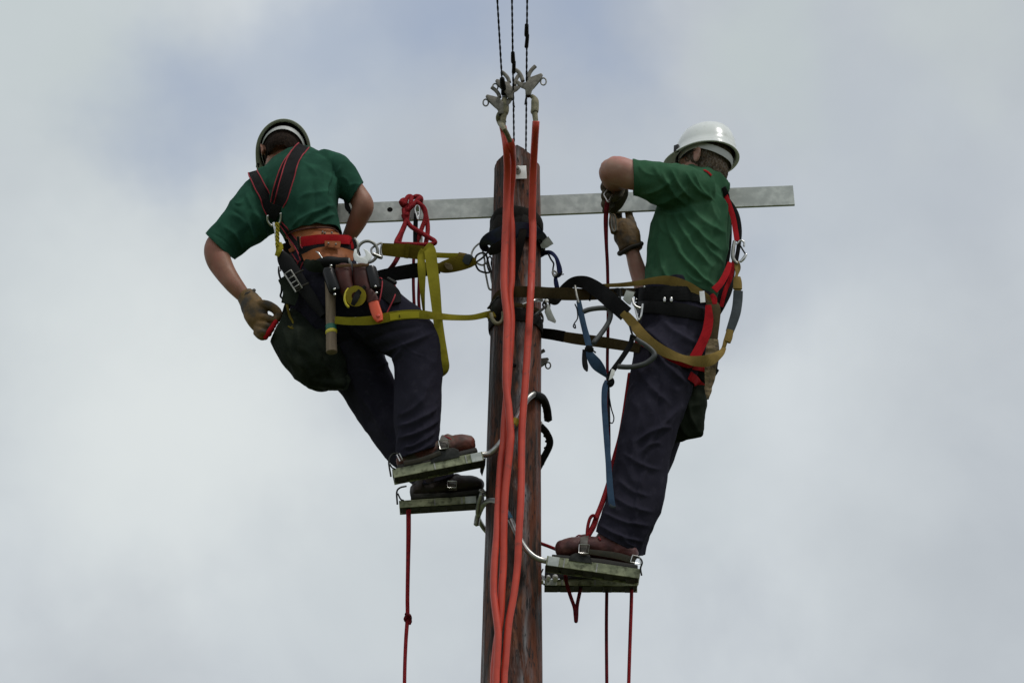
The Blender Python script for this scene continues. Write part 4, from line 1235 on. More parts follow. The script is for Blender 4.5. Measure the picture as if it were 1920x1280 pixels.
# ================================================================== right man
RP = thing('person', P(1170, 1050, -.03), 'man in green t-shirt and white hard hat right of the pole, reaching to the crossarm', 'person')
RM = frame(P(1320, 312, .0), (-.80, .52, -.02), (.43, -.13, .89))
bm = NB()
head_geo(bm, RM)
loft(bm, [(1322, 305, .0, 28, 31), (1333, 324, .0, 28, 30), (1330, 345, 0, 30, 32)])
loft(bm, [(1320, 352, 0, 34, 38), (1306, 376, 0, 52, 52), (1300, 405, 0, 62, 58), (1290, 460, 0, 66, 56), (1278, 530, 0, 60, 54), (1268, 600, 0, 62, 54), (1266, 660, 0, 66, 56)])
loft(bm, [(1306, 356, -.08, 32, 30), (1255, 344, -.14, 30, 30), (1205, 333, -.16, 26, 26), (1182, 328, -.16, 28, 28), (1153, 320, -.155, 28.5, 28), (1150, 333, -.11, 24, 24), (1155, 345, -.05, 20, 20), (1158, 352, .0, 16, 16)])
loft(bm, [(1290, 375, .14, 26, 26), (1258, 450, .16, 24, 24), (1232, 530, .16, 21, 21), (1216, 560, .14, 19, 19), (1205, 536, .13, 17, 18), (1196, 508, .13, 16, 17), (1189, 484, .13, 14, 15), (1184, 464, .13, 13, 14)])
for leg in ([(1256, 650, -.05, 52, 46), (1240, 720, -.07, 44, 40), (1222, 790, -.08, 36, 36), (1203, 860, -.08, 34, 34), (1188, 940, -.08, 30, 30), (1165, 1020, -.08, 22, 22)],
            [(1256, 690, .08, 50, 46), (1238, 760, .1, 42, 40), (1220, 840, .1, 34, 34), (1200, 910, .1, 32, 32), (1178, 980, .1, 28, 28), (1165, 1050, .09, 22, 22)]):
    loft(bm, leg)
me = remesh(bm, .005, 3, disp=make_disp(nz=[((9, 9, 9), .0025, False)]))
bodyR = link_mesh('skin', me, M['skin_pale'], RP, smooth=180)
eyes(RP, RM)
cap_hair(RP, RM, M['hair_grey'], low=-.085, grow=1.0, seed=5, nape=.015)
helmet(RP, RM @ Matrix.Translation((0, -.006, .032)), M['helmet'], size=.92)
# spectacles
bm = NB()
for s in (-1, 1):
    tube(bm, [RM @ Vector(v) for v in ((s * .084, -.01, .018), (s * .080, .03, .016), (s * .066, .088, .010))], .0016, n=6)
    tube(bm, [RM @ Vector((s * (.034 + .022 * math.cos(a)), .096 - .008 * abs(math.cos(a)), .002 + .017 * math.sin(a))) for a in np.linspace(0, 2 * math.pi, 13)[:-1]], .0016, n=6, closed=True, per=2)
tube(bm, [RM @ Vector((-.012, .097, .004)), RM @ Vector((0, .101, .007)), RM @ Vector((.012, .097, .004))], .0015, n=6)
build('spectacles', bm, M['iron'], RP, smooth=60)
# shirt
bm = NB()
loft(bm, [(1337, 327, .0, 29, 33), (1331, 341, 0, 43, 44), (1315, 357, 0, 57, 57), (1303, 378, 0, 68, 64), (1300, 402, 0, 71, 66), (1292, 440, 0, 75, 67), (1287, 480, 0, 76, 65), (1280, 520, 0, 72, 62), (1274, 556, 0, 68, 60)], n=44)
loft(bm, [(1318, 362, -.07, 42, 40), (1282, 354, -.12, 45, 40), (1243, 346, -.15, 42, 36), (1207, 336, -.16, 35, 33), (1165, 327, -.16, 32, 31)], n=32)
loft(bm, [(1296, 372, .12, 40, 38), (1268, 425, .15, 38, 36), (1250, 465, .16, 33, 33), (1244, 480, .16, 33, 33)], n=30)
folds = [
    ((1222, 385), (1290, 352), 8, 7), ((1205, 365), (1262, 335), 7, 6), ((1240, 320), (1285, 385), 6, 8), ((1258, 316), (1300, 375), 5, 7), ((1225, 310), (1262, 350), 7, 5),
    ((1282, 318), (1330, 372), 6, 6), ((1300, 322), (1342, 380), 5, 5),
    ((1248, 405), (1290, 500), 6, 7), ((1262, 400), (1335, 500), 7, 8), ((1275, 395), (1355, 470), 7, 8), ((1290, 385), (1365, 440), 8, 6), ((1255, 430), (1320, 525), 6, 8),
    ((1240, 420), (1245, 520), 7, 6), ((1228, 420), (1222, 520), 6, 5), ((1270, 470), (1345, 540), 6, 7), ((1300, 420), (1366, 500), 6, 5),
    ((1245, 500), (1262, 525), 5, 6), ((1285, 505), (1320, 530), 6, 6), ((1232, 392), (1290, 400), 7, 6), ((1236, 402), (1250, 440), 6, 6),
    ((1330, 350), (1350, 420), 7, 4), ((1195, 305), (1230, 330), 6, 3),
    ((1284, 322), (1288, 392), 2.6, -3), ((1193, 300), (1194, 362), 2.2, -1.6),
]
me = remesh(bm, .0045, 4, disp=make_disp(folds, nz=[((5, 9, 5), .006, False), ((16, 16, 9), .006, True), ((32, 32, 24), .0012, False)]),
            cuts=[(P(1187, 331, -.16), -RGT - UPV * .02, .11), (P(1250, 463, .16), -RGT * .5 - UPV * .9, .09), (P(1339, 331, 0), UPV * .85 + RGT * .48 + FWD * .1, .075)], thick=-.003)
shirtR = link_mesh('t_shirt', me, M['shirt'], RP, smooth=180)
# trousers
bm = NB()
loft(bm, [(1270, 535, 0, 68, 60), (1268, 575, 0, 70, 62), (1268, 615, 0, 74, 66), (1268, 655, .02, 80, 70), (1268, 690, .02, 76, 66), (1262, 715, .02, 55, 56)], n=44)
loft(bm, [(1262, 615, -.01, 52, 44), (1256, 655, -.04, 64, 54), (1244, 700, -.06, 62, 50), (1232, 750, -.07, 57, 47), (1219, 800, -.08, 53, 45), (1208, 850, -.08, 51, 44), (1199, 900, -.08, 51, 43), (1188, 945, -.08, 52, 42), (1172, 985, -.08, 49, 41), (1158, 1018, -.08, 46, 40), (1148, 1045, -.08, 45, 38)], n=34)
loft(bm, [(1262, 680, .09, 60, 52), (1246, 750, .1, 52, 46), (1228, 830, .1, 45, 42), (1206, 900, .1, 42, 40), (1185, 965, .1, 42, 40), (1172, 1020, .1, 40, 38), (1168, 1050, .09, 38, 36)], n=34)
folds = [
    ((1205, 610), (1310, 690), 9, 9), ((1215, 640), (1290, 720), 8, 8), ((1195, 690), (1260, 760), 9, 6), ((1240, 600), (1320, 650), 9, 7),
    ((1195, 720), (1160, 880), 9, 4), ((1280, 760), (1200, 860), 8, 6), ((1260, 800), (1190, 830), 7, 7), ((1240, 830), (1200, 850), 7, 5),
    ((1170, 850), (1240, 880), 7, 5), ((1160, 900), (1220, 930), 7, 5), ((1130, 960), (1215, 985), 6, 7), ((1125, 985), (1205, 1015), 6, 8), ((1150, 930), (1225, 960), 7, 5),
    ((1215, 870), (1190, 990), 8, 6), ((1262, 610), (1226, 800), 2.4, 2), ((1226, 800), (1184, 1005), 2.4, 2), ((1235, 700), (1225, 800), 9, -5), ((1200, 780), (1185, 900), 10, 5), ((1160, 1000), (1195, 1025), 5, 6),
]
me = remesh(bm, .0045, 4, disp=make_disp(folds, nz=[((9, 9, 5), .006, False), ((18, 18, 10), .006, True), ((40, 40, 30), .0012, False)]),
            cuts=[(P(1154, 1014, -.08), -UPV - RGT * .5, .115), (P(1168, 1040, .09), -UPV, .085), (P(1270, 545, 0), Vector((0, 0, 1)), .2)], thick=-.003)
trousR = link_mesh('work_trousers', me, M['navy'], RP, smooth=180)
boot(RP, [(1188, 1042, -.1, 16, 20), (1172, 1036, -.1, 21, 22), (1140, 1030, -.1, 23, 23), (1105, 1026, -.1, 21, 25), (1070, 1027, -.1, 20, 26), (1049, 1031, -.1, 17, 22)],
     [(1172, 1036, -.1, 22, 23), (1155, 1018, -.1, 36, 25), (1140, 1002, -.09, 34, 26)], M['boot'],
     [(1035, 1038), (1070, 1041), (1130, 1047), (1196, 1058), (1196, 1068), (1130, 1058), (1070, 1050), (1034, 1046)], -.152, .098,
     tongue=[(1096, 1014, -.1, 14, 15), (1094, 1008, -.1, 12, 13)], laces=[[(1080, 1006, -.08), (1086, 1003, -.1), (1098, 1005, -.12), (1106, 1008, -.13)], [(1122, 1006, -.14), (1126, 1012, -.145)]])
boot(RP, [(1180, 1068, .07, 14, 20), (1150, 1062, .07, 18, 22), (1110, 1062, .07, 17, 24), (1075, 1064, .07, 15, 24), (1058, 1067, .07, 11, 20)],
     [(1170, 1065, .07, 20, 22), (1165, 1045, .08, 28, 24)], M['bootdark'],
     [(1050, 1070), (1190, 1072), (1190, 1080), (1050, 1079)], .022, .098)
glove(RP, [(1158, 346, .0, 19, 16), (1157, 362, .02, 21, 17), (1151, 380, .03, 18, 15), (1145, 394, .04, 12, 10)],
      [([(1150, 344, -.02), (1139, 342, -.05), (1132, 350, -.06), (1138, 360, -.05)], 7.5),
       ([(1150, 358, -.02), (1140, 358, -.05), (1133, 367, -.06), (1139, 376, -.05)], 7.5),
       ([(1148, 372, -.01), (1139, 374, -.04), (1133, 383, -.05), (1139, 391, -.04)], 7.2),
       ([(1147, 384, .0), (1139, 388, -.03), (1134, 395, -.03)], 6.2),
       ([(1166, 352, -.02), (1160, 366, -.06), (1150, 372, -.07), (1144, 368, -.07)], 7.5)], M['glovedark'],
      cuff=((1158, 343, -.02), 20, 17, 0.1, 2.5))
glove(RP, [(1183, 467, .13, 23, 18), (1181, 458, .13, 22, 18), (1175, 440, .135, 25, 18), (1168, 425, .14, 20, 15), (1163, 417, .15, 12, 10)],
      [([(1158, 425, .14), (1151, 410, .15), (1150, 396, .16), (1155, 384, .17)], 7.5),
       ([(1163, 420, .15), (1160, 404, .17), (1160, 388, .18)], 6.6),
       ([(1152, 436, .12), (1148, 420, .12), (1149, 406, .13)], 7.0),
       ([(1187, 440, .12), (1186, 422, .13), (1180, 406, .15), (1178, 390, .17)], 8.0)], M['glove'],
      cuff=((1182, 466, .13), 23, 18, -.42, 4.2))
# ================================================================== gear worn by the left man
def wmesh(o):
    me = o.data.copy(); me.transform(Matrix.Translation(ORG[o])); return me
BL = bvh_of(wmesh(shirtL), wmesh(trousL), wmesh(bodyL))
BR = bvh_of(wmesh(shirtR), wmesh(trousR), wmesh(bodyR))
def hit(bvh, px, py, off=0.0, default=-.1):
    q, n = on(bvh, px, py, off)
    return q if q is not None else P(px, py, default)
def hy(bvh, px, py, default=-.1):
    q, n = on(bvh, px, py); return q.y if q is not None else default

def edged_strap(parent, bvh, pts, name='shoulder_strap', core='blackweb', edge='redpipe', off=.004, both=True, th=.003):
    bm = NB(); ps, wd, nr, ws = surf_strap(bm, bvh, pts, th=th, off=off)
    o = build(name, bm, M[core], parent, smooth=50)
    for s in (-1, 1) if both else (1,):
        bm = NB()
        tube(bm, [ps[i] + wd[i] * (s * (ws[i] / 2 - .0008)) + nr[i] * .0012 for i in range(0, len(ps), 2)], .0025, n=6, raw=True)
        build('red_edging', bm, M[edge], o, smooth=60)
    return o
HL = thing('safety_harness', hit(BL, 513, 412, .01), 'black harness with red edging on the left climber back, meeting at a ring', 'harness')
edged_strap(HL, BL, [(569, 275, 22), (562, 283, 24), (550, 302, 25), (537, 340, 25), (528, 375, 24), (522, 392, 22)])
edged_strap(HL, BL, [(474, 322, 18), (484, 346, 20), (496, 370, 21), (507, 393, 20), (512, 404, 16)], off=.007)
edged_strap(HL, BL, [(552, 284, 10), (534, 312, 12), (520, 350, 11), (513, 380, 10)], off=.003)
bm = NB(); surf_strap(bm, BL, [(523, 385, 22), (520, 396, 21), (514, 408, 19)], off=.011, th=.007); build('back_pad', bm, M['blackweb'], HL, smooth=50)
c = P(514, 412, hy(BL, 514, 412) - .055)
bm = NB(); k = mpp(c)
tube(bm, [c + RGT * dx * k - UPV * dy * k - FWD * .004 for dx, dy in ((-12, -8), (-12, 2), (-6, 10), (3, 11), (11, 5), (13, -6), (12, -12))], 2.3 * k, n=10)
build('d_ring', bm, M['metal'], HL, smooth=70)
edged_strap(HL, BL, [(530, 420, 9), (545, 440, 11), (562, 466, 12), (570, 488, 12)], name='side_strap', off=.004)
edged_strap(HL, BL, [(535, 455, 16), (545, 480, 17), (558, 505, 16)], name='side_strap', off=.002)
edged_strap(HL, BL, [(566, 492, 10), (560, 510, 12), (552, 530, 12)], name='side_strap', off=.006)
# hip pad with red edging at the right hip
bm = NB(); surf_strap(bm, BL, [(708, 535, 26), (722, 545, 34), (735, 558, 34), (741, 572, 22)], off=.008, th=.012); build('leg_loop', bm, M['blackweb'], HL, smooth=50)
for pts in ([(706, 522, -.2), (714, 532, -.2), (714, 560, -.2), (706, 590, -.2)], [(733, 530, -.2), (741, 536, -.2), (740, 560, -.2), (726, 590, -.2)]):
    bm = NB()
    tube(bm, [hit(BL, p[0], p[1], .018, -.12) for p in pts], .0028, n=8)
    build('red_edging', bm, M['redpipe'], HL, smooth=60)
bm = NB(); 
for a, b in (((722, 532), (738, 541)),):
    tube(bm, [hit(BL, *a, .022), hit(BL, *b, .022)], .008, n=8, smooth=False)
build('strap_keeper', bm, M['iron'], HL)
bm = NB(); px_strap(bm, [(642, 362, 5, 0, .02), (648, 378, 6, 0, .02), (652, 390, 10, 20, .02), (657, 398, 5, 0, .02)], th=.006); build('loose_end', bm, M['blackweb'], HL, smooth=50)
bm = NB(); px_tube(bm, [(654, 394, .02), (655, 400, .02), (660, 398, .02), (660, 391, .02)], 1.6, n=6); build('chest_hook', bm, M['black'], HL)

# lanyard hanging from the ring
t = thing('short_lanyard', hit(BL, 517, 470, .03), 'steel snap hook with yellow braided cord hanging from the left climber back ring', 'lanyard')
bm = NB(); px_tube(bm, [(513, 418, -.17), (516, 432, -.17), (518, 448, -.17), (516, 425, -.175)], 2.6, n=10, smooth=False); build('snap_hook', bm, M['metal'], t, smooth=60)
bm = NB()
for ph in (0, 2.1, 4.2):
    tube(bm, [P(520 + 2.6 * math.cos(i * .55 + ph), 418 + i * 1.9, -.175 + .005 * math.sin(i * .55 + ph)) for i in range(24)], .0035, n=6, raw=True)
build('braided_cord', bm, M['yellowweb'], t, smooth=60)
bm = NB(); px_strap(bm, [(522, 456, 12, 0, -.16), (524, 464, 14, 0, -.165), (522, 472, 10, 0, -.165), (519, 480, 9, 30, -.16)], th=.008); build('stitched_end', bm, M['yellowweb'], t, smooth=50)
t = thing('thin_cord', P(530, 570, -.1), 'thin dark cord with pale shackles dangling left of the black knife sheath', 'cord')
bm = NB(); px_tube(bm, [(523, 500, -.12), (523, 512, -.12), (527, 528, -.12), (528, 545, -.12), (526, 555, -.12), (532, 562, -.12), (536, 570, -.12)], 2.0, n=8); build('cord', bm, M['black'], t, smooth=70)
for x, y_, dx in ((533, 516, 1), (537, 562, 4), (524, 504, 2)):
    bm = NB(); px_tube(bm, [(x, y_ - 4, -.125), (x + dx, y_ + 4, -.125)], 1.8, n=8, smooth=False); build('shackle', bm, M['metal'], t, smooth=60)

# leather back support and red belt
TB = thing('tool_belt', hit(BL, 610, 470, .01), 'tan leather back support with a red webbing belt round the left climber waist', 'tool belt')
def surf_panel(bvh, poly_top, poly_bot, off, th, nu=22, nv=6):
    """a leather panel laid on the body between two pixel edges"""
    a = catmull(poly_top, max(2, nu // (len(poly_top) - 1))); b = catmull(poly_bot, max(2, nu // (len(poly_bot) - 1)))
    n = min(len(a), len(b)); a = [a[int(i * (len(a) - 1) / (n - 1))] for i in range(n)]; b = [b[int(i * (len(b) - 1) / (n - 1))] for i in range(n)]
    bm = NB(); g = []
    for i in range(n):
        row = []
        for j in range(nv + 1):
            p = a[i] + (b[i] - a[i]) * j / nv
            row.append(hit(bvh, p[0], p[1], off, -.12))
        g.append(row)
    for _ in range(3):
        h = [r[:] for r in g]
        for i in range(n):
            for j in range(nv + 1):
                nb = [h[x][y_] for x, y_ in ((i - 1, j), (i + 1, j), (i, j - 1), (i, j + 1)) if 0 <= x < n and 0 <= y_ <= nv]
                av = sum(nb, Vector()) / len(nb)
                d = FWD.dot(av - h[i][j])
                g[i][j] = h[i][j] + FWD * d * .6
    vs = [[bm.verts.new(p) for p in r] for r in g]
    for i in range(n - 1):
        for j in range(nv): bm.faces.new((vs[i][j], vs[i + 1][j], vs[i + 1][j + 1], vs[i][j + 1]))
    bmesh.ops.recalc_face_normals(bm, faces=bm.faces)
    bm.normal_update()
    if sum(f.normal.dot(FWD) for f in bm.faces) > 0: bmesh.ops.reverse_faces(bm, faces=bm.faces)
    bmesh.ops.solidify(bm, geom=list(bm.faces), thickness=th)
    return bm
bm = surf_panel(BL, [(538, 441), (565, 431), (592, 428), (625, 432), (655, 446)], [(546, 474), (575, 462), (600, 458), (630, 458), (662, 462)], .006, .005)
build('back_support', bm, M['leather'], TB, smooth=60)
bm = NB(); tube(bm, [hit(BL, x, y_, .012) for x, y_ in ((540, 441), (552, 436), (568, 432), (592, 430), (622, 433), (640, 439), (654, 447))], .0028, n=8); build('stitched_edge', bm, M['brownleather'], TB, smooth=60)
bm = surf_panel(BL, [(568, 480), (590, 470), (615, 466), (640, 468), (660, 474)], [(575, 496), (592, 494), (615, 492), (640, 492), (658, 492)], .012, .005)
build('lower_flap', bm, M['leather'], TB, smooth=60)
bm = NB(); surf_strap(bm, BL, [(564, 478, 18), (600, 469, 18), (640, 466, 17), (672, 472, 17)], off=.010, th=.004); build('belt_backing', bm, M['blackweb'], TB, smooth=50)
bm = NB(); surf_strap(bm, BL, [(570, 460, 20), (592, 456, 19), (615, 454, 17), (640, 455, 18), (664, 459, 19)], off=.022, th=.004); build('red_belt', bm, M['redweb'], TB, smooth=50)
bm = surf_panel(BL, [(608, 460), (633, 460)], [(608, 472), (632, 474)], .028, .004, 6, 3); build('riveted_tab', bm, M['leather'], TB, smooth=60)
for x, y_ in ((604, 439), (608, 441), (619, 441), (614, 467), (626, 468), (568, 449)):
    bm = NB(); q = hit(BL, x, y_, .034 if y_ > 455 else .014); ellipsoid(bm, Matrix.Translation(q), (0, 0, 0), (.0042,) * 3, 10); build('rivet', bm, M['metaldull'], TB, smooth=180)
bm = NB(); q = hit(BL, 569, 464, .03); k = mpp(q)
tube(bm, [q + RGT * x * k - UPV * y_ * k for x, y_ in ((-3, -10), (-1, -10), (1, 10), (-1, 11))], 1.5 * k, n=8, closed=True, per=3); build('belt_slide', bm, M['iron'], TB)
bm = NB(); px_strap(bm, [(662, 448, 5, 0, -.15), (666, 456, 8, 0, -.16), (670, 470, 8, 0, -.16), (674, 480, 6, 0, -.15)], th=.006); build('belt_end', bm, M['black'], TB)
bm = NB(); px_tube(bm, [(665, 447, -.16), (669, 452, -.165), (672, 466, -.165), (668, 474, -.16)], 2.4, n=8); build('belt_ring', bm, M['metaldull'], TB, smooth=60)
# ring at the hip
c = P(688, 472, -.16)
bm = NB(); tube(bm, [P(689 + 19 * math.cos(a), 472 + 20 * math.sin(a), -.16 + .01 * math.sin(a)) for a in np.linspace(0, 2 * math.pi, 15)[:-1]], 3.0 * mpp(c), n=12, closed=True, per=4)
build('side_ring', bm, M['metaldull'], TB, smooth=70)
# pouches
y0 = min(hy(BL, 620, 520, -.12), hy(BL, 622, 640, -.12)) - .030
for k_, (pts_t, pts_b, label) in enumerate((([(630, 499), (658, 497)], [(646, 562), (664, 560)], None), ([(662, 498), (692, 497)], [(676, 545), (706, 566)], None))):
    bm = NB()
    a, b = pts_t; c_, d_ = pts_b
    mx_ = (a[0] + b[0]) / 2; w = (b[0] - a[0]) / 2 + 2
    yb = y0 - .045
    loft(bm, [(mx_, 500, yb, w - 1, 11), (mx_ + 1, 520, yb, w, 13), (mx_ + 4, 538, yb, w - 1, 12), ((c_[0] + d_[0]) / 2, 552, yb, w * .7, 9), ((c_[0] + d_[0]) / 2 + 2, 562, yb, w * .35, 5)], n=20)
    o = build('pouch', bm, M['brownleather'], TB, smooth=180)
    bm = NB(); px_strap(bm, [(a[0], a[1], 5.5, 0, yb - .024), ((mx_), a[1] - 1, 5.5, 0, yb - .03), (b[0], b[1], 5.5, 0, yb - .024)], th=.004)
    build('pouch_binding', bm, M['edgeleather'], o, smooth=50)
for (xa_, ya_, xb_, yb_, r) in ((616, 510, 628, 544, 12), (695, 506, 704, 540, 11.5)):
    yb = y0 - .052
    bm = NB(); px_tube(bm, [(xa_, ya_ - 4, yb), (xa_, ya_, yb), (xb_, yb_, yb), (xb_ + 1, yb_ + 3, yb)], [r * .9, r, r, r * .88], n=20, smooth=False)
    build('rubber_sheath', bm, M['blackgloss'], TB, smooth=40)
for x, y_ in ((621, 498), (627, 542), (628, 552), (704, 537), (706, 549), (669, 593)):
    bm = NB(); q = P(x, y_, y0 - .078) if y_ < 590 else hit(BL, x, y_, .01); ellipsoid(bm, Matrix.Translation(q), (0, 0, 0), (.0052, .004, .0052), 12); build('stud', bm, M['metal'], TB, smooth=180)
bm = surf_panel(BL, [(608, 500), (660, 496), (704, 502)], [(614, 560), (660, 556), (708, 560)], .006, .008, 14, 6); build('pouch_backing', bm, M['black'], TB, smooth=60)
bm = NB(); q = hit(BL, 590, 490, .03)
px_strap(bm, [(572, 490, 10, 0, q.y), (582, 497, 22, 10, q.y - .01), (598, 500, 22, -10, q.y - .01), (610, 503, 16, 0, q.y)], th=.012); build('glove_bundle', bm, M['canvas'], TB, smooth=50)
bm = NB(); px_tube(bm, [(593, 472, q.y - .01), (597, 474, q.y - .02), (604, 484, q.y - .02)], 1.6, n=8); build('wire_hook', bm, M['metal'], TB, smooth=60)

# hammer
t = thing('hammer', P(621, 660, y0), 'hammer hanging head up at the left man belt, wooden handle banded green and yellow', 'hammer')
bm = NB()
px_tube(bm, [(590, 497, y0), (600, 493, y0), (616, 492, y0), (634, 493, y0), (650, 494, y0), (654, 494, y0)], [7, 9, 12, 11, 11.5, 11], n=18, per=4)
build('head', bm, M['black'], t, smooth=60)
bm = NB(); px_tube(bm, [(650, 494, y0), (655.5, 494, y0)], 10.5, n=18, smooth=False); build('striking_face', bm, M['metaldull'], t)
bm = NB(); px_tube(bm, [(617, 505, y0), (619, 540, y0), (620, 580, y0), (621, 620, y0), (621.5, 648, y0), (622, 660, y0)], [9, 9.5, 9.5, 9.8, 10.3, 10.6], n=16); build('handle', bm, M['handle'], t, smooth=60)
bm = NB(); px_tube(bm, [(620.5, 610, y0), (620.8, 619, y0)], 10.3, n=18, smooth=False); build('green_band', bm, M['greentape'], t, smooth=40)
bm = NB(); px_tube(bm, [(620.8, 619.5, y0), (621, 621, y0), (621, 624, y0), (621.3, 625.5, y0)], [10.4, 11, 11, 10.4], n=18, smooth=False); build('yellow_band', bm, M['yellowtape'], t, smooth=40)

# knife sheath at the left hip
y1 = hy(BL, 560, 530, -.1) - .03
t = thing('long_sheath', P(606, 590, y1), 'long black sheath with a steel buckle slanting across the left hip of the left climber', 'sheath')
bm = NB(); px_strap(bm, [(526, 474, 14, 0, y1), (534, 488, 27, 0, y1), (548, 510, 30, 0, y1), (566, 535, 25, 0, y1), (590, 568, 20, 0, y1), (607, 592, 13, 0, y1)], th=.022); o = build('sheath_body', bm, M['black'], t, smooth=50)
for (cx, cy) in ((566, 536), (556, 512)):
    bm = NB(); px_strap(bm, [(cx - 12, cy + 6, 3, 0, y1 - .013), (cx, cy, 3, 0, y1 - .015), (cx + 13, cy - 6, 3, 0, y1 - .013)], th=.003); build('sheath_band', bm, M['bootstrap'], t)
bm = NB()
R_ = lambda u, v: P(550 + u * .53 + v * -.85, 527 + u * .85 + v * .53, y1 - .022)
tube(bm, [R_(-20, -7), R_(20, -7), R_(20, 7), R_(-20, 7), R_(-20, -7), R_(-19, -7)], .0032, n=8, smooth=False)
for u in (-8, 2, 11): tube(bm, [R_(u, -7), R_(u, 7)], .0025, n=6, smooth=False)
build('ladder_buckle', bm, M['metaldull'], t, smooth=60)
bm = NB(); px_strap(bm, [(530, 520, 20, 0, y1 + .01), (545, 545, 30, 0, y1 + .012), (540, 570, 26, 0, y1 + .012)], th=.006); build('hanger_flap', bm, M['canvas'], t, smooth=50)

# tape roll
y2 = y0 - .075
t = thing('tape_roll', P(667, 576, y2), 'roll of yellow tape held by a black strap below the brown pouches', 'tape roll')
bm = NB()
c = P(667, 555, y2); k = mpp(c)
rr = [(19.5, 0), (19.5, .014), (8, .014), (8, 0)]
rings = []
for a in np.linspace(0, 2 * math.pi, 41)[:-1]:
    ring = []
    for r, d in rr: ring.append(bm.verts.new(c + (RGT * math.cos(a) - UPV * math.sin(a)) * r * k + FWD * d))
    rings.append(ring)
bridge_rings(bm, rings, closed=True)
build('roll', bm, M['taperoll'], t, smooth=35)
bm = NB(); px_tube(bm, [(653, 541, y2 + .004), (648, 549, y2 - .002), (646, 560, y2 - .002), (649, 570, y2), (654, 576, y2)], 2.3, n=6); build('loose_tape_end', bm, M['yellowtape'], t, smooth=60)
bm = NB(); px_strap(bm, [(685, 537, 7, 0, y2 - .006), (672, 549, 10, 0, y2 - .008), (666, 562, 11, 0, y2 - .008), (661, 572, 8, 0, y2 - .004)], th=.004); build('hanging_strap', bm, M['black'], t, smooth=50)
# orange knife
y3 = y0 - .060
t = thing('orange_knife', P(714, 604, y3), 'bright orange tool handle sticking down from the belt right of the tape roll', 'knife')
bm = NB(); px_strap(bm, [(697, 555, 15, 0, y3), (700, 566, 19, 0, y3), (704, 580, 20, 0, y3), (709, 594, 19, 0, y3), (713, 603, 11, 0, y3)], th=.016)
bevel_all(bm, .003, 2, 50)
build('handle', bm, M['orange'], t, smooth=180)
bm = NB(); c = P(709, 592, y3 - .009); ellipsoid(bm, Matrix.Translation(c), (0, 0, 0), (.008, .003, .008), 12); build('handle_hole', bm, M['cable'], t, smooth=180)
bm = NB(); px_strap(bm, [(692, 545, 14, 0, y3), (698, 560, 21, 0, y3), (700, 566, 21, 0, y3)], th=.02); build('collar', bm, M['brownleather'], t, smooth=60)
# wrench
y4 = y0 - .055
t = thing('adjustable_wrench', P(680, 490, y4), 'bright steel adjustable wrench standing in the brown pouch beside the hip ring', 'wrench')
bm = NB(); plate(bm, [(664, 468), (668, 466), (669, 474), (672, 479), (677, 482), (683, 481), (686, 478), (683, 470), (680, 466), (685, 467), (692, 472), (697, 478), (696, 486), (690, 490), (688, 498), (672, 498), (670, 491), (664, 488), (662, 478)], y4, .012, .002)
build('wrench_head', bm, M['zincplate'], t, smooth=40)

# canvas bag
t = thing('canvas_tool_bag', P(600, 732, -.02), 'dark green canvas tool bag at the left hip, its rim pinched by a glove', 'bag')
bm = NB()
loft(bm, [(527, 603, -.03, 30, 34), (536, 620, -.03, 36, 42), (560, 646, -.03, 45, 54), (582, 672, -.03, 48, 58), (603, 690, -.02, 46, 56), (620, 698, -.02, 38, 50)], n=40)
loft(bm, [(552, 588, -.02, 14, 20), (560, 606, -.02, 26, 34), (574, 640, -.02, 34, 44)], n=24)
loft(bm, [(590, 640, -.02, 34, 44), (612, 680, -.02, 36, 46), (628, 706, -.02, 26, 38), (640, 716, -.02, 15, 30)], n=24)
loft(bm, [(575, 704, -.02, 14, 34), (610, 717, -.02, 14, 36), (645, 719, -.02, 12, 30)], n=20)
me = remesh(bm, .005, 4, disp=make_disp([((520, 640), (575, 690), 9, 7), ((560, 610), (575, 700), 10, 8), ((530, 610), (560, 680), 8, 7), ((590, 640), (640, 725), 10, 8), ((600, 690), (560, 650), 8, 6), ((545, 650), (600, 720), 9, -6)],
            nz=[((9, 9, 5), .006, False), ((26, 26, 10), .005, True)]), cuts=[(P(520, 615, -.03), UPV * .45 - RGT * .9, .075)], thick=-.004)
bag = link_mesh('bag_body', me, M['canvas'], t, smooth=180)
bm = NB(); px_tube(bm, [(497, 634, -.075), (504, 622, -.09), (511, 612, -.09), (517, 602, -.08)], 4.6, n=10); build('red_rim', bm, M['redweb'], t, smooth=60)
bm = NB(); px_strap(bm, [(533, 598, 14, 0, -.02), (538, 575, 12, 0, -.03), (545, 560, 14, 0, -.04), (552, 540, 14, 0, -.06)], th=.006); build('bag_strap', bm, M['canvas'], t, smooth=50)
bm = NB(); px_tube(bm, [(537, 568, -.09), (543, 592, -.10), (549, 604, -.11), (551, 618, -.12), (547, 612, -.12)], 2.4, n=6); px_tube(bm, [(540, 612, -.12), (549, 616, -.125), (558, 614, -.12)], 1.8, n=6); build('yellow_cord', bm, M['oliveweb'], t)
bm = NB(); plate(bm, [(640, 712), (652, 700), (658, 712), (650, 732), (644, 728)], -.05, .012, .002); build('bag_corner', bm, M['canvas'], t)

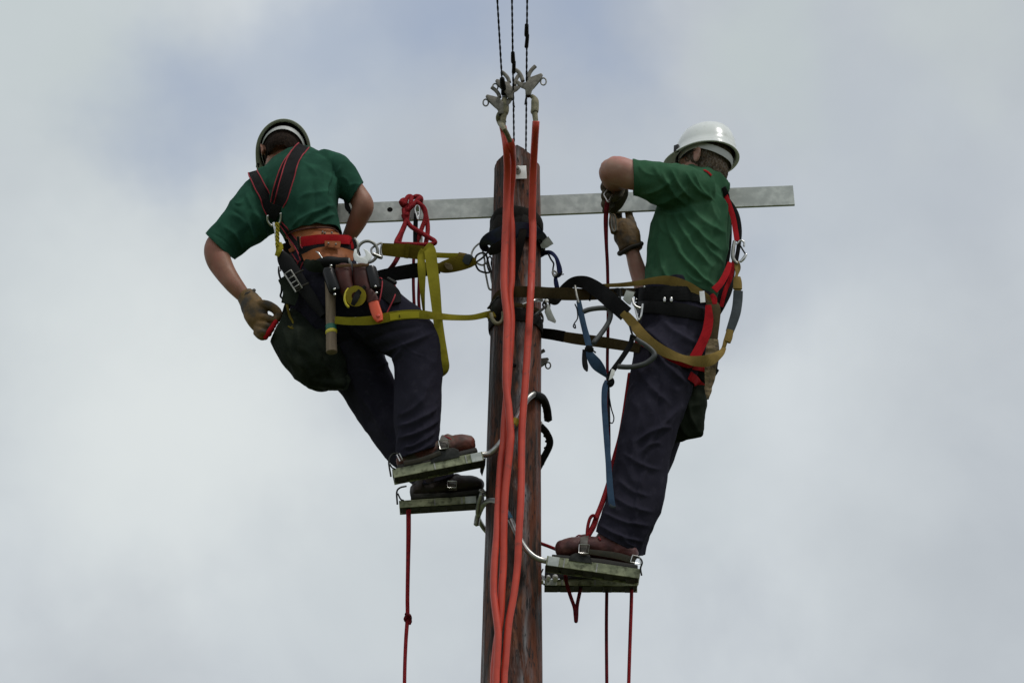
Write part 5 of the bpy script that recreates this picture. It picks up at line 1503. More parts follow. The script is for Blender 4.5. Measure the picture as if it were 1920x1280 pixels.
# yellow positioning lanyard
t = thing('positioning_strap', P(850, 490, -.1), 'soiled yellow webbing strap with a steel link running from the hip ring towards the pole', 'strap')
bm = NB(); px_tube(bm, [(699, 464, -.16), (713, 456, -.15), (716, 458, -.15), (714, 470, -.15), (716, 482, -.15), (713, 484, -.15), (700, 478, -.16), (696, 470, -.16)], 2.0, n=8, closed=True); build('steel_link', bm, M['metaldull'], t, smooth=60)
bm = NB(); px_tube(bm, [(700, 476, -.165), (714, 482, -.155)], 2.7, n=10, smooth=False); build('link_gate', bm, M['metal'], t)
bm = NB(); px_strap(bm, [(716, 467, 23, 0, -.15), (740, 469, 25, 5, -.145), (765, 471, 26, 0, -.14), (790, 474, 26, 0, -.13), (800, 475, 24, 0, -.13)], th=.006); build('wide_webbing', bm, M['oliveweb'], t, smooth=50)
bm = NB(); px_strap(bm, [(760, 470, 28, 0, -.146), (767, 471, 28, 0, -.146)], th=.005); build('stitched_fold', bm, M['oliveweb'], t)
bm = NB(); px_strap(bm, [(815, 478, 10, 10, -.12), (835, 479, 10, 0, -.11), (862, 480, 11, 0, -.10)], th=.005); build('narrow_webbing', bm, M['yellowweb'], t, smooth=50)
bm = NB(); px_strap(bm, [(859, 479, 13, 0, -.1), (874, 482, 14, 0, -.095)], th=.012); build('tan_keeper', bm, M['tanweb'], t, smooth=50)
bm = NB(); px_strap(bm, [(870, 483, 15, 0, -.1), (877, 486, 20, 0, -.1), (883, 489, 18, 0, -.1)], th=.014); build('blue_keeper', bm, M['greyslv'], t, smooth=60)
bm = NB(); px_strap(bm, [(818, 502, 12, 0, -.10), (835, 500, 24, 0, -.095), (860, 494, 28, 0, -.09), (880, 491, 22, 0, -.085), (892, 490, 12, 0, -.08)], th=.012); build('padded_end', bm, M['oliveweb'], t, smooth=50)
bm = NB(); px_strap(bm, [(834, 494, 4, 0, -.11), (842, 500, 12, 0, -.112), (848, 505, 4, 0, -.11)], th=.003); build('worn_label', bm, M['suede'], t)
t = thing('black_lanyard_sleeve', P(750, 515, -.08), 'flat black sleeved strap between the left man hip and the yellow loop', 'strap')
bm = NB(); px_strap(bm, [(700, 521, 22, 0, -.07), (720, 517, 25, 0, -.07), (760, 510, 27, 0, -.07), (795, 505, 27, 0, -.075), (825, 503, 20, 0, -.08)], th=.006); build('sleeve', bm, M['blackweb'], t, smooth=50)
t = thing('hanging_yellow_loop', P(830, 705, -.06), 'long loop of yellow webbing hanging down in front of the left man knee', 'strap')
bm = NB(); px_strap(bm, [(798, 462, 20, 0, -.155), (806, 470, 22, 0, -.165), (810, 500, 22, 0, -.165), (815, 540, 21, 0, -.165), (820, 590, 18, 0, -.15), (825, 630, 18, 0, -.14), (832, 670, 17, 0, -.13), (834, 688, 17, 0, -.12), (831, 700, 12, 30, -.10), (824, 706, 6, 60, -.06), (815, 700, 10, 20, -.02), (806, 660, 10, 20, .0), (797, 605, 6, 60, -.05), (793, 560, 9, 40, -.12), (791, 510, 15, 15, -.155), (790, 480, 14, 0, -.155), (796, 470, 16, 0, -.158)], th=.0035)
build('webbing_loop', bm, M['yellowweb'], t, smooth=50)

t = thing('pole_strap', P(760, 592, -.15), 'yellow webbing strap from behind the tools to the ring on the pole', 'strap')
yT = lambda x, y_, d=.012: hy(BL, x, y_, -.12) - d
y5 = min(yT(650, 600), yT(700, 597), yT(740, 592), yT(790, 592))
bm = NB(); px_strap(bm, [(628, 600, 14, 0, y5 + .01), (660, 602, 15, 0, y5), (700, 600, 17, 0, y5), (740, 592, 18, 0, y5 - .002), (780, 589, 17, 0, y5), (815, 592, 14, 10, y5 + .03), (850, 595, 12, 25, -.10), (885, 595, 11, 20, -.09), (915, 589, 12, 0, -.08), (922, 590, 15, 0, -.07)], th=.003)
ps_o = build('webbing', bm, M['yellowweb'], t, smooth=50)
bm = NB(); px_strap(bm, [(731, 594, 13, 0, y5 - .005), (758, 590.5, 13, 0, y5 - .006), (786, 589.5, 12, 0, y5 - .004)], th=.001); build('sewn_label', bm, M['yellowtape'], t)
def text_on(parent, s, px, py, y, h_px, m, rot=0.0):
    cu = bpy.data.curves.new('lettering', 'FONT'); cu.body = s; cu.align_x = 'CENTER'; cu.align_y = 'CENTER'
    k = mpp(P(px, py, y)); cu.size = h_px * k * 1.35; cu.extrude = .0003; cu.offset = .0004
    o = bpy.data.objects.new('tmp', cu); col.objects.link(o)
    dg = bpy.context.evaluated_depsgraph_get()
    me = bpy.data.meshes.new_from_object(o.evaluated_get(dg), depsgraph=dg)
    bpy.data.objects.remove(o)
    R3 = Matrix((RGT, UPV, -FWD)).transposed().to_4x4() @ Matrix.Rotation(rot, 4, 'Z')
    me.transform(Matrix.Translation(P(px, py, y)) @ R3)
    return link_mesh('lettering', me, m, parent)
text_on(t, 'B', 745.5, 589, y5 - .0075, 6.5, M['black'], .1)
text_on(t, '5', 749, 593, y5 - .0075, 5, M['black'], .1)
bm = NB(); px_strap(bm, [(915, 589, 14, 0, -.085), (920, 591, 17, 0, -.10), (925, 596, 12, 40, -.11)], th=.010); build('sewn_eye', bm, M['oliveweb'], t, smooth=60)

t = thing('pole_ring', P(934, 608, -.12), 'dull metal ring on the left front of the pole where the yellow strap is hooked', 'ring')
bm = NB(); px_tube(bm, [(921, 588, -.11), (923, 598, -.12), (930, 606, -.125), (938, 605, -.125), (943, 597, -.12), (943, 585, -.115)], 3.6, n=10); build('ring', bm, M['ferrule'], t, smooth=60)
bm = NB(); px_tube(bm, [(915, 578, -.05), (924, 568, -.09), (935, 556, -.115)], 2.2, n=8); build('hook_back', bm, M['iron'], t, smooth=60)
bm = NB(); px_strap(bm, [(925, 590, 12, 0, -.10), (932, 575, 20, 0, -.112), (940, 562, 12, 0, -.115)], th=.008); build('dark_link', bm, M['iron'], t, smooth=60)
t = thing('black_pole_band', P(966, 590, 0), 'narrow black band round the pole below the tan strap', 'band')
bm = NB(); ring_strap(bm, 589, .1005, 21, .006, -.004, seed=8, wob=.003); build('band', bm, M['black_sling'], t, smooth=60)
bm = NB(); ring_strap(bm, 572, .1025, 7, .006, -.002, seed=9, wob=.003); build('upper_band', bm, M['tandark'], t, smooth=60)
bm = NB(); px_tube(bm, [(980, 571, -.118), (992, 567, -.12), (1004, 563, -.11), (1016, 563, -.07)], 3.2, n=10); build('pin', bm, M['metal'], t, smooth=60)

# red rope hank hooked on the crossarm
t = thing('red_rope_hank', P(780, 460, .06), 'knotted hank of red rope slung over the crossarm left of the pole', 'rope')
RR = 4.4
def rp(pts, r=RR, m='rope', nm='rope_turn', par=None):
    bm = NB(); px_tube(bm, pts, r, n=10, per=6); return build(nm, bm, M[m], par or t, smooth=80)
rp([(756, 386, .09), (752, 379, .07), (758, 375, .09), (762, 388, .08), (764, 405, .06), (759, 420, .05), (751, 438, .03), (743, 453, .01), (746, 457, .0), (768, 458, .0), (795, 459, .0), (813, 457, .0), (815, 452, .0), (804, 445, .02), (786, 434, .04), (770, 424, .05), (760, 408, .06), (757, 392, .08)])
rp([(758, 384, .07), (764, 370, .08), (771, 369, .09), (770, 380, .06), (767, 392, .06), (762, 405, .05)])
rp([(764, 395, .05), (775, 384, .05), (786, 372, .07), (789, 376, .11), (788, 384, .16)])
rp([(772, 372, .10), (781, 368, .09), (788, 370, .12), (790, 374, .17)])
rp([(778, 378, .06), (788, 383, .05), (796, 392, .05), (798, 408, .05), (792, 425, .05), (787, 440, .05), (785, 458, .06)])
rp([(793, 388, .07), (799, 405, .07), (802, 425, .06), (801, 442, .05), (798, 458, .04)])
rp([(756, 402, .07), (760, 418, .08), (752, 440, .05), (748, 456, .03)])
t2 = thing('fallen_rope_end', P(738, 502, -.04), 'short bend of red rope dropping behind the yellow strap', 'rope')
bm = NB(); px_tube(bm, [(748, 478, -.03), (744, 486, -.04), (738, 496, -.04), (730, 506, .0), (722, 512, .05)], 4.6, n=10); build('rope_bend', bm, M['ropedark'], t2, smooth=80)
for nm, xs_, lab in (('a', [(776, 470), (775, 520), (776, 560), (778, 590), (782, 650)], 'left of two thin dark red ropes dropping below the hank behind the yellow straps'), ('b', [(787, 470), (786, 520), (785, 560), (787, 590), (790, 650)], 'right of two thin dark red ropes dropping from the hank, nearer the yellow loop')):
    tt = thing('hand_line', P(*xs_[-1], .02), lab, 'rope', 'thin red ropes under the hank')
    bm = NB(); px_tube(bm, [(x, y_, .03) for x, y_ in xs_], 3.0, n=8); build('rope', bm, M['ropedark'], tt, smooth=80)
t3 = thing('hanging_snap_hook', P(783, 455, .04), 'narrow steel hook on a black strap hanging through the red hank', 'snap hook')
bm = NB(); px_tube(bm, [(780, 400, .05), (778, 392, .05), (781, 386, .05), (786, 387, .05), (787, 396, .05), (784, 412, .05), (781, 402, .05)], 1.9, n=8, closed=True); build('hook', bm, M['metal'], t3, smooth=60)
bm = NB(); px_strap(bm, [(780, 400, 8, 0, .06), (779, 430, 9, 0, .06), (779, 462, 9, 0, .05)], th=.005); build('black_strap', bm, M['blackweb'], t3, smooth=50)
bm = NB(); px_strap(bm, [(788, 430, 5, 0, .05), (789, 445, 7, 0, .05), (790, 460, 5, 0, .05)], th=.004); build('pale_buckle', bm, M['metaldull'], t3, smooth=50)

# rope below the left man
t = thing('drop_rope', P(760, 1300, .02), 'single red rope with a knot hanging below the left climbing irons', 'rope')
bm = NB(); px_tube(bm, [(766, 950, .04), (766, 1000, .04), (765, 1060, .03), (764, 1120, .03), (764, 1156, .03), (761, 1200, .03), (759, 1250, .03), (758, 1310, .03)], [4.6, 4.5, 4, 3.8, 3.8, 3.6, 3.5, 3.5], n=10); build('rope', bm, M['rope'], t, smooth=80)
bm = NB(); px_tube(bm, [(761, 1150, .02), (767, 1153, .015), (769, 1159, .03), (764, 1164, .04), (760, 1160, .025), (764, 1154, .02), (769, 1163, .03), (767, 1169, .03)], 3.6, n=8); build('knot', bm, M['ropedark'], t, smooth=80)
# ================================================================== gear worn by the right man
HR = thing('safety_harness', hit(BR, 1370, 420, .01), 'red and black harness down the back and round the thigh of the right climber', 'harness')
def ss(bvh, pts, m, name, parent, off=.004, th=.003):
    bm = NB(); r = surf_strap(bm, bvh, pts, off=off, th=th); o = build(name, bm, M[m], parent, smooth=50); return o, r
ss(BR, [(1354, 352, 9), (1359, 365, 12), (1363, 390, 15), (1366, 430, 15), (1364, 470, 15), (1358, 510, 13), (1352, 540, 12)], 'blackweb', 'shoulder_strap', HR, off=.006, th=.006)
bm = NB(); px_strap(bm, [(1354, 348, 5, 0, -.03), (1363, 372, 9, 0, -.04), (1374, 405, 10, 0, -.05), (1379, 432, 10, 0, -.06), (1382, 452, 10, 0, -.07)], th=.004); build('red_back_strap', bm, M['redweb'], HR, smooth=50)
bm = NB(); px_strap(bm, [(1366, 372, 4, 0, -.02), (1380, 400, 10, 0, -.03), (1386, 430, 10, 0, -.03), (1385, 460, 8, 0, -.03), (1380, 490, 8, 0, -.03)], th=.008); build('back_pad', bm, M['blackweb'], HR, smooth=50)
bm = NB(); px_strap(bm, [(1369, 492, 9, 0, -.08), (1362, 512, 12, 0, -.10), (1352, 530, 12, 0, -.11), (1339, 544, 14, 0, -.12)], th=.004); build('red_side_strap', bm, M['redweb'], HR, smooth=50)
bm = NB(); px_strap(bm, [(1376, 488, 7, 20, -.05), (1370, 520, 8, 20, -.05), (1360, 545, 8, 10, -.06), (1352, 575, 8, 0, -.05)], th=.004); build('red_side_strap', bm, M['redweb'], HR, smooth=50)
bm = NB(); px_strap(bm, [(1372, 500, 14, 0, -.02), (1362, 540, 24, 0, -.03), (1352, 570, 18, 0, -.03), (1345, 590, 10, 0, -.02)], th=.010); build('hip_pad', bm, M['black'], HR, smooth=50)
ss(BR, [(1320, 321, 4), (1327, 325, 4), (1333, 331, 4)], 'redweb', 'collar_tab', HR, off=.004)
# belts
ss(BR, [(1206, 533, 14), (1240, 524, 18), (1285, 526, 24), (1325, 545, 24), (1345, 565, 20)], 'black_sling', 'waist_pad', HR, off=.004, th=.006)
ss(BR, [(1190, 553, 26), (1220, 553, 28), (1260, 553, 28), (1300, 555, 27), (1330, 562, 22)], 'blackweb', 'waist_belt', HR, off=.012, th=.006)
ss(BR, [(1196, 577, 22), (1230, 578, 24), (1275, 583, 26), (1320, 592, 22)], 'black', 'tool_belt', HR, off=.009, th=.006)
q = P(1317, 556, hy(BR, 1260, 530, -.12) - .042)
bm = NB(); px_strap(bm, [(1316, 546, 9.5, 0, q.y), (1318, 567, 9.5, 0, q.y)], th=.003); build('bright_buckle', bm, M['zincplate'], HR)
for x, y_, r in ((1217, 541, 2.2), (1194, 554, 3), (1193, 561, 2), (1248, 568, 3), (1262, 568, 3)):
    bm = NB(); c = hit(BR, x, y_, .024); ellipsoid(bm, Matrix.Translation(c), (0, 0, 0), (r * .002, .003, r * .002 * (2 if x > 1240 else 1)), 10); build('stud', bm, M['metal'], HR, smooth=180)
# leg straps
yL = hy(BR, 1260, 530, -.12) - .030
bm = NB(); px_strap(bm, [(1328, 572, 11, 0, yL), (1329, 585, 14, 0, yL), (1329, 600, 17, 0, yL), (1325, 622, 18, 0, yL), (1315, 646, 18, 0, yL), (1302, 671, 20, 0, yL)], th=.004); build('leg_strap', bm, M['redweb'], HR, smooth=50)
bm = NB(); px_strap(bm, [(1334, 552, 8, 0, yL), (1339, 560, 11, 0, yL), (1340, 570, 8, 0, yL)], th=.004); build('red_tab', bm, M['redweb'], HR, smooth=50)
ss(BR, [(1196, 640, 10), (1225, 652, 14), (1262, 672, 16), (1300, 686, 13), (1322, 694, 8)], 'redweb', 'thigh_strap', HR, off=.008, th=.004)
ss(BR, [(1290, 705, 16), (1310, 720, 17), (1330, 735, 15)], 'redweb', 'seat_strap', HR, off=.010, th=.004)
ss(BR, [(1285, 690, 22), (1300, 670, 24), (1318, 690, 36), (1338, 705, 30)], 'black', 'seat_pad', HR, off=.003, th=.006)
# D ring and dangling buckle at the front of the belt
bm = NB(); px_tube(bm, [(1186, 560, -.16), (1188, 570, -.165), (1195, 576, -.165), (1203, 578, -.16)], 2.5, n=8); build('side_ring', bm, M['metal'], HR, smooth=60)
bm = NB(); px_tube(bm, [(1205, 570, -.165), (1204, 580, -.165), (1202, 592, -.165), (1198, 600, -.16), (1194, 590, -.16), (1190, 572, -.16)], 2.0, n=8); build('snap_ring', bm, M['metal'], HR, smooth=60)

# hook on the back with padded tan lanyard
t = thing('back_snap_hook', P(1384, 495, -.06), 'grey steel snap hook at the back of the right climber holding tan webbing', 'snap hook')
bm = NB(); px_tube(bm, [(1377, 452, -.08), (1375, 466, -.08), (1374, 482, -.08), (1378, 490, -.08), (1383, 494, -.08)], [3, 3.6, 3.8, 3.2, 2.6], n=10); build('hook_spine', bm, M['metaldull'], t, smooth=60)
bm = NB(); px_tube(bm, [(1381, 458, -.08), (1388, 451, -.08), (1395, 454, -.08), (1395, 462, -.08)], 1.9, n=8); build('hook_nose', bm, M['metal'], t, smooth=60)
bm = NB(); px_tube(bm, [(1386, 457, -.075), (1393, 469, -.075), (1399, 478, -.075)], 1.6, n=8); build('lever', bm, M['iron'], t, smooth=60)
bm = NB(); px_tube(bm, [(1399, 477, -.08), (1394, 485, -.08), (1388, 491, -.08)], [2.8, 3.2, 2.6], n=8); build('gate', bm, M['metal'], t, smooth=60)
t = thing('padded_lanyard', P(1366, 660, -.06), 'tan webbing lanyard with a long grey sleeve hanging behind the right climber', 'lanyard')
bm = NB(); px_strap(bm, [(1381, 490, 9, 0, -.075), (1383, 502, 12, 20, -.075), (1381, 516, 7, 50, -.075), (1380, 524, 9, 20, -.075)], th=.005); build('webbing_end', bm, M['tanweb'], t, smooth=50)
bm = NB(); px_strap(bm, [(1382, 520, 13, 0, -.078), (1383, 530, 16, 0, -.078), (1383, 542, 17, 0, -.078)], th=.014); build('sewn_block', bm, M['tanweb'], t, smooth=50)
bm = NB(); px_strap(bm, [(1383, 541, 13, 0, -.076), (1383, 550, 13, 0, -.076)], th=.008); build('webbing_neck', bm, M['tanweb'], t, smooth=50)
bm = NB(); px_strap(bm, [(1384, 546, 18, 0, -.076), (1383, 565, 18, 5, -.076), (1380, 585, 18, -5, -.076), (1374, 605, 17, 0, -.076), (1368, 622, 15, 0, -.076)], th=.014); build('grey_sleeve', bm, M['greyslv'], t, smooth=60)
bm = NB(); px_strap(bm, [(1369, 619, 13, 0, -.078), (1366, 632, 15, 0, -.078), (1363, 641, 14, 0, -.078)], th=.013); build('sewn_block', bm, M['tanweb'], t, smooth=50)
bm = NB(); px_strap(bm, [(1361, 636, 8, 0, -.08), (1358, 648, 8, 30, -.08), (1354, 658, 7, 0, -.08)], th=.006); build('webbing_end', bm, M['tanweb'], t, smooth=50)

# tan strap loop round the back
t = thing('tan_strap', hit(BR, 1260, 530, .02), 'tan webbing strap crossing the right climber waist and looping down behind', 'strap')
pts = [(1118, 536, 6), (1140, 535, 7), (1165, 534, 8), (1195, 531, 10), (1225, 526, 13), (1255, 526, 18), (1285, 535, 18), (1310, 546, 12), (1326, 556, 9)]
yy = hy(BR, 1260, 530, -.12) - .022
bm = NB(); px_strap(bm, [(x, y_, w, 0, (yy if x > 1190 else yy + (1190 - x) * .0009)) for x, y_, w in pts] + [(1338, 565, 9, 20, yy + .01), (1344, 574, 8, 60, yy + .03)], th=.003); build('webbing', bm, M['tanweb'], t, smooth=50)
bm = NB(); px_strap(bm, [(1330, 562, 22, 60, yy + .02), (1338, 575, 26, 25, yy + .01), (1340, 600, 20, 0, yy + .01), (1337, 625, 20, 0, yy + .01), (1335, 640, 21, 0, yy + .01)], th=.004); build('wide_webbing', bm, M['tandark'], t, smooth=50)
bm = NB(); px_strap(bm, [(1336, 636, 22, 0, yy + .006), (1335, 655, 24, 0, yy + .005), (1333, 680, 22, 0, yy + .006), (1331, 705, 20, 0, yy + .008), (1328, 728, 14, 0, yy + .01), (1327, 748, 4, 0, yy + .01)], th=.007)
for v in bm.verts: v.co += FWD * noise.noise(v.co * 70) * .008 + RGT * noise.noise(v.co * 40 + Vector((3, 0, 0))) * .004
build('hide_tail', bm, M['suede'], t, smooth=60)

# black-sleeved strap with tan continuation
t = thing('sleeved_lanyard', P(1240, 660, -.18), 'tan strap with black sleeve arching from the pole and sagging round the right thigh', 'lanyard')
y6 = min(hy(BR, x, y_, -.1) for x, y_ in ((1205, 625), (1240, 655), (1290, 672), (1320, 670))) - .028
bm = NB(); px_strap(bm, [(1046, 546, 5, 0, -.05), (1060, 537, 14, 0, -.06), (1076, 529, 20, 0, -.07), (1094, 529, 24, 0, -.085), (1108, 535, 27, 0, -.10), (1124, 546, 29, 0, -.11), (1148, 566, 30, 0, -.13), (1174, 589, 30, 0, -.14)], th=.004); build('black_sleeve', bm, M['blackweb'], t, smooth=50)
bm = NB(); px_strap(bm, [(1168, 585, 16, 0, -.138), (1185, 604, 19, 0, -.145), (1203, 626, 20, 0, y6 + .01), (1225, 646, 20, 0, y6), (1252, 662, 19, 10, y6), (1280, 672, 16, 30, y6), (1305, 677, 20, 10, y6), (1330, 675, 22, 0, y6), (1350, 663, 14, 10, y6 + .02), (1358, 652, 8, 20, y6 + .04)], th=.0035); build('tan_webbing', bm, M['tanweb'], t, smooth=50)
bm = NB(); px_strap(bm, [(1094, 533, 10, 40, -.075), (1104, 534, 16, 20, -.08), (1112, 537, 8, 0, -.09)], th=.003); build('tan_lining', bm, M['leather'], t, smooth=50)

t = thing('dark_pole_strap', P(1040, 550, -.05), 'wide soiled tan strap round the pole front, running right under the black sleeve', 'strap')
bm = NB(); px_strap(bm, [(923, 584, 18, 30, .02), (927, 572, 20, 30, -.05), (937, 556, 22, 20, -.10), (955, 548, 21, 0, -.118), (985, 547, 21, 0, -.12), (1008, 548, 22, 0, -.10), (1030, 550, 23, 0, -.06), (1060, 551, 24, 0, -.05), (1095, 552, 22, 0, -.05), (1130, 551, 20, 0, -.07), (1160, 548, 16, 0, -.10), (1190, 548, 16, 0, -.13)], th=.004); build('webbing', bm, M['tandark'], t, smooth=50)
bm = NB(); px_strap(bm, [(1106, 552, 24, 0, -.057), (1109, 552.5, 25, 0, -.057)], th=.005); px_strap(bm, [(1022, 560, 5, 0, -.06), (1040, 566, 12, 0, -.058), (1052, 561, 4, 0, -.058)], th=.004); build('stitched_seam', bm, M['black_sling'], t)
t = thing('lower_pole_strap', P(1100, 640, .02), 'lower soiled tan strap slanting from the pole to the right man thigh', 'strap')
bm = NB(); px_strap(bm, [(985, 622, 16, 0, .11), (1014, 624, 18, 0, .06), (1045, 629, 19, 0, .0), (1080, 635, 21, 0, -.03), (1120, 640, 21, 0, -.05), (1160, 646, 20, 0, -.08), (1200, 653, 18, 0, -.12)], th=.004); build('webbing', bm, M['tandark'], t, smooth=50)
bm = NB(); px_strap(bm, [(1012, 624, 19, 0, .058), (1036, 627, 20.5, 0, .012), (1058, 631, 21, 0, -.016)], th=.006); build('black_keeper', bm, M['black_sling'], t, smooth=50)

# hardware right of the pole
t = thing('right_pole_hook', P(1030, 590, -.05), 'thin steel rod and plastic tag hanging from the tan strap right of the pole', 'hook')
bm = NB(); px_tube(bm, [(996, 598, -.13), (1006, 588, -.125), (1018, 579, -.08), (1024, 572, -.06), (1020, 566, -.06)], 2.6, n=8); build('rod', bm, M['iron'], t, smooth=60)
bm = NB(); px_tube(bm, [(1020, 578, -.05), (1018, 570, -.05), (1024, 562, -.05), (1030, 568, -.05), (1030, 580, -.05)], 1.8, n=8); build('ring', bm, M['iron'], t, smooth=60)
bm = NB(); c = P(1025, 564, -.065); ellipsoid(bm, Matrix.Translation(c), (0, 0, 0), (.008, .005, .008), 14); build('bright_stud', bm, M['zincplate'], t, smooth=180)
bm = NB(); plate(bm, [(1023, 570), (1029, 570), (1036, 588), (1043, 602), (1041, 606), (1027, 600), (1021, 585)], -.062, .004, .001); build('plastic_tag', bm, M['clearplastic'], t)
t = thing('navy_loop', P(1046, 535, -.02), 'knotted navy strap curling from the right side of the pole', 'strap')
bm = NB(); px_strap(bm, [(1013, 477, 8, 0, .02), (1022, 474, 9, 0, .0), (1033, 474, 8, 20, -.01), (1042, 482, 7, 30, -.02), (1046, 492, 8, 0, -.02), (1049, 505, 10, 0, -.02), (1048, 514, 10, 0, -.02), (1042, 520, 7, 0, -.02), (1043, 532, 9, 0, -.02), (1046, 545, 8, 0, -.02)], th=.005); build('strap', bm, M['navyweb'], t, smooth=50)
bm = NB(); px_tube(bm, [(1028, 476, -.01), (1033, 486, -.015), (1038, 494, -.02), (1037, 503, -.025), (1037, 512, -.025), (1043, 519, -.025), (1049, 512, -.025)], 1.7, n=6); build('cord', bm, M['wire'], t, smooth=60)
bm = NB(); px_tube(bm, [(1039, 508, -.03), (1036, 510, -.03), (1039, 518, -.03), (1044, 512, -.03)], 1.9, n=8, closed=True); build('buckle', bm, M['metaldull'], t, smooth=60)
bm = NB(); px_tube(bm, [(1047, 517, -.02), (1052, 515, -.02), (1057, 514, -.02)], 1.1, n=6); px_tube(bm, [(1050, 514, -.02), (1054, 510, -.02)], 1.6, n=6); build('frayed_end', bm, M['wire'], t)

# foot-loop aiders
t = thing('foot_loop', P(1110, 690, -.12), 'blue foot loop with grey tube handle hanging under the black sleeve, nearer the pole', 'foot loop', 'blue foot loops hanging between pole and right man')
bm = NB(); px_tube(bm, [(1078, 536, -.10), (1081, 552, -.11), (1085, 568, -.11)], 2.2, n=8); build('steel_rod', bm, M['metaldull'], t, smooth=60)
bm = NB(); px_strap(bm, [(1085, 564, 9, 0, -.11), (1090, 590, 11, 0, -.11), (1095, 612, 11, 0, -.11), (1101, 635, 12, 0, -.115), (1105, 652, 12, 0, -.12)], th=.005); build('blue_webbing', bm, M['blueweb'], t, smooth=50)
bm = NB(); px_tube(bm, [(1092, 585, -.105), (1106, 580, -.105), (1126, 577.5, -.105), (1140, 579, -.105), (1145, 590, -.105), (1140, 606, -.105), (1128, 624, -.11), (1112, 644, -.12)], 4.8, n=12); build('tube_handle', bm, M['greyfoam'], t, smooth=70)
bm = NB(); px_strap(bm, [(1099, 650, 8, 0, -.12), (1106, 656, 18, 0, -.12), (1112, 658, 10, 0, -.12)], th=.012); px_tube(bm, [(1112, 657, -.12), (1117, 661, -.12)], 1.5, n=6); build('binding', bm, M['black'], t, smooth=50)
bm = NB(); px_strap(bm, [(1103, 655, 10, 0, -.12), (1108, 668, 17, 0, -.12), (1118, 682, 22, -10, -.12), (1129, 694, 18, -30, -.12), (1138, 706, 8, -60, -.12)], th=.003); build('wide_blue_webbing', bm, M['blueweb'], t, smooth=50)
bm = NB(); px_strap(bm, [(1096, 655, 8, 0, -.115), (1096, 675, 10, 0, -.115), (1098, 688, 10, 0, -.115), (1101, 696, 3, 0, -.115)], th=.003); build('frayed_tail', bm, M['blackweb'], t, smooth=50)
bm = NB(); px_tube(bm, [(1078, 570, -.11), (1082, 580, -.11), (1083, 596, -.11), (1077, 606, -.11), (1075, 612, -.11), (1079, 615, -.11), (1078, 608, -.11)], 1.3, n=6); build('thin_cord', bm, M['wire'], t, smooth=60)
t = thing('foot_loop', P(1140, 950, -.17), 'foot loop at the right man thigh with a long blue tail down his shin', 'foot loop', 'blue foot loops hanging between pole and right man')
yl = lambda x, y_: hy(BR, x, y_, -.1) - .03
bm = NB(); px_strap(bm, [(1186, 628, 9, 0, -.17), (1182, 645, 10, 0, -.17), (1168, 668, 10, 0, -.165), (1152, 690, 10, 0, -.16), (1140, 706, 9, 0, -.15)], th=.006); build('black_webbing', bm, M['blackweb'], t, smooth=50)
bm = NB(); px_tube(bm, [(1188, 632, -.175), (1200, 640, -.18), (1215, 650, -.185), (1226, 661, -.185), (1226, 669, -.185), (1213, 680, -.18), (1195, 686, -.175), (1178, 688, -.17), (1159, 687, -.17)], [4, 4.4, 4.6, 4.8, 5.4, 5.2, 5, 5, 5.2], n=12); build('tube_handle', bm, M['greyfoam'], t, smooth=70)
bm = NB(); px_tube(bm, [(1181, 612, -.165), (1184, 622, -.17), (1188, 634, -.175)], 2.0, n=8); px_tube(bm, [(1184, 628, -.18), (1193, 634, -.18)], 3.4, n=8, smooth=False); build('binding', bm, M['black'], t, smooth=50)
bm = NB(); plate(bm, [(1147, 691), (1153, 694), (1152, 702), (1148, 709), (1141, 713)], -.168, .003, .0006); build('white_label', bm, M['white'], t)
bm = NB(); px_strap(bm, [(1140, 706, 9, 30, -.15), (1146, 714, 12, 0, -.155), (1144, 720, 12, 20, -.155), (1138, 722, 8, 30, -.15)], th=.008); build('strap_knot', bm, M['blackweb'], t, smooth=50)
bm = NB(); px_strap(bm, [(1138, 714, 9, 20, -.155), (1134, 728, 11, 0, -.16), (1133, 755, 11, 0, -.16), (1135, 790, 11, 0, -.16), (1138, 830, 11, 0, -.165), (1141, 870, 11, 0, -.175), (1143, 905, 12, 0, -.18), (1146, 935, 12, 0, -.185), (1148, 949, 13, 0, -.185)], th=.003); build('blue_tail', bm, M['blueweb'], t, smooth=50)
bm = NB(); px_strap(bm, [(1141, 720, 5, 40, -.145), (1142, 760, 4, 40, -.145), (1141, 800, 4, 40, -.145)], th=.003); px_tube(bm, [(1142, 742, -.15), (1146, 765, -.15), (1151, 783, -.15), (1148, 793, -.15), (1142, 790, -.15)], 1.2, n=6); build('thin_loop', bm, M['blackweb'], t, smooth=50)
bm = NB(); px_strap(bm, [(1143, 946, 5, 20, -.19), (1149, 950, 5, 0, -.19), (1155, 949, 3, 0, -.19)], th=.004); build('hemmed_end', bm, M['greyslv'], t, smooth=50)

t = thing('plastic_swivel_tag', P(1180, 560, -.14), 'pale plastic tag on a dark bracket in front of the right man belt', 'tag')
bm = NB(); plate(bm, [(1174, 544), (1190, 548), (1186, 560), (1182, 572), (1176, 569), (1168, 561), (1171, 552)], -.150, .003, .0006); build('plastic_flap', bm, M['clearplastic'], t)
bm = NB(); px_tube(bm, [(1163, 562, -.14), (1163, 545, -.14), (1167, 541, -.14), (1178, 545, -.14), (1192, 549, -.14)], 1.8, n=8); build('bracket', bm, M['iron'], t, smooth=60)
bm = NB(); px_strap(bm, [(1152, 543, 6, 0, -.13), (1160, 546, 12, 0, -.135), (1164, 555, 8, 0, -.138)], th=.006); build('bracket_pad', bm, M['black'], t)

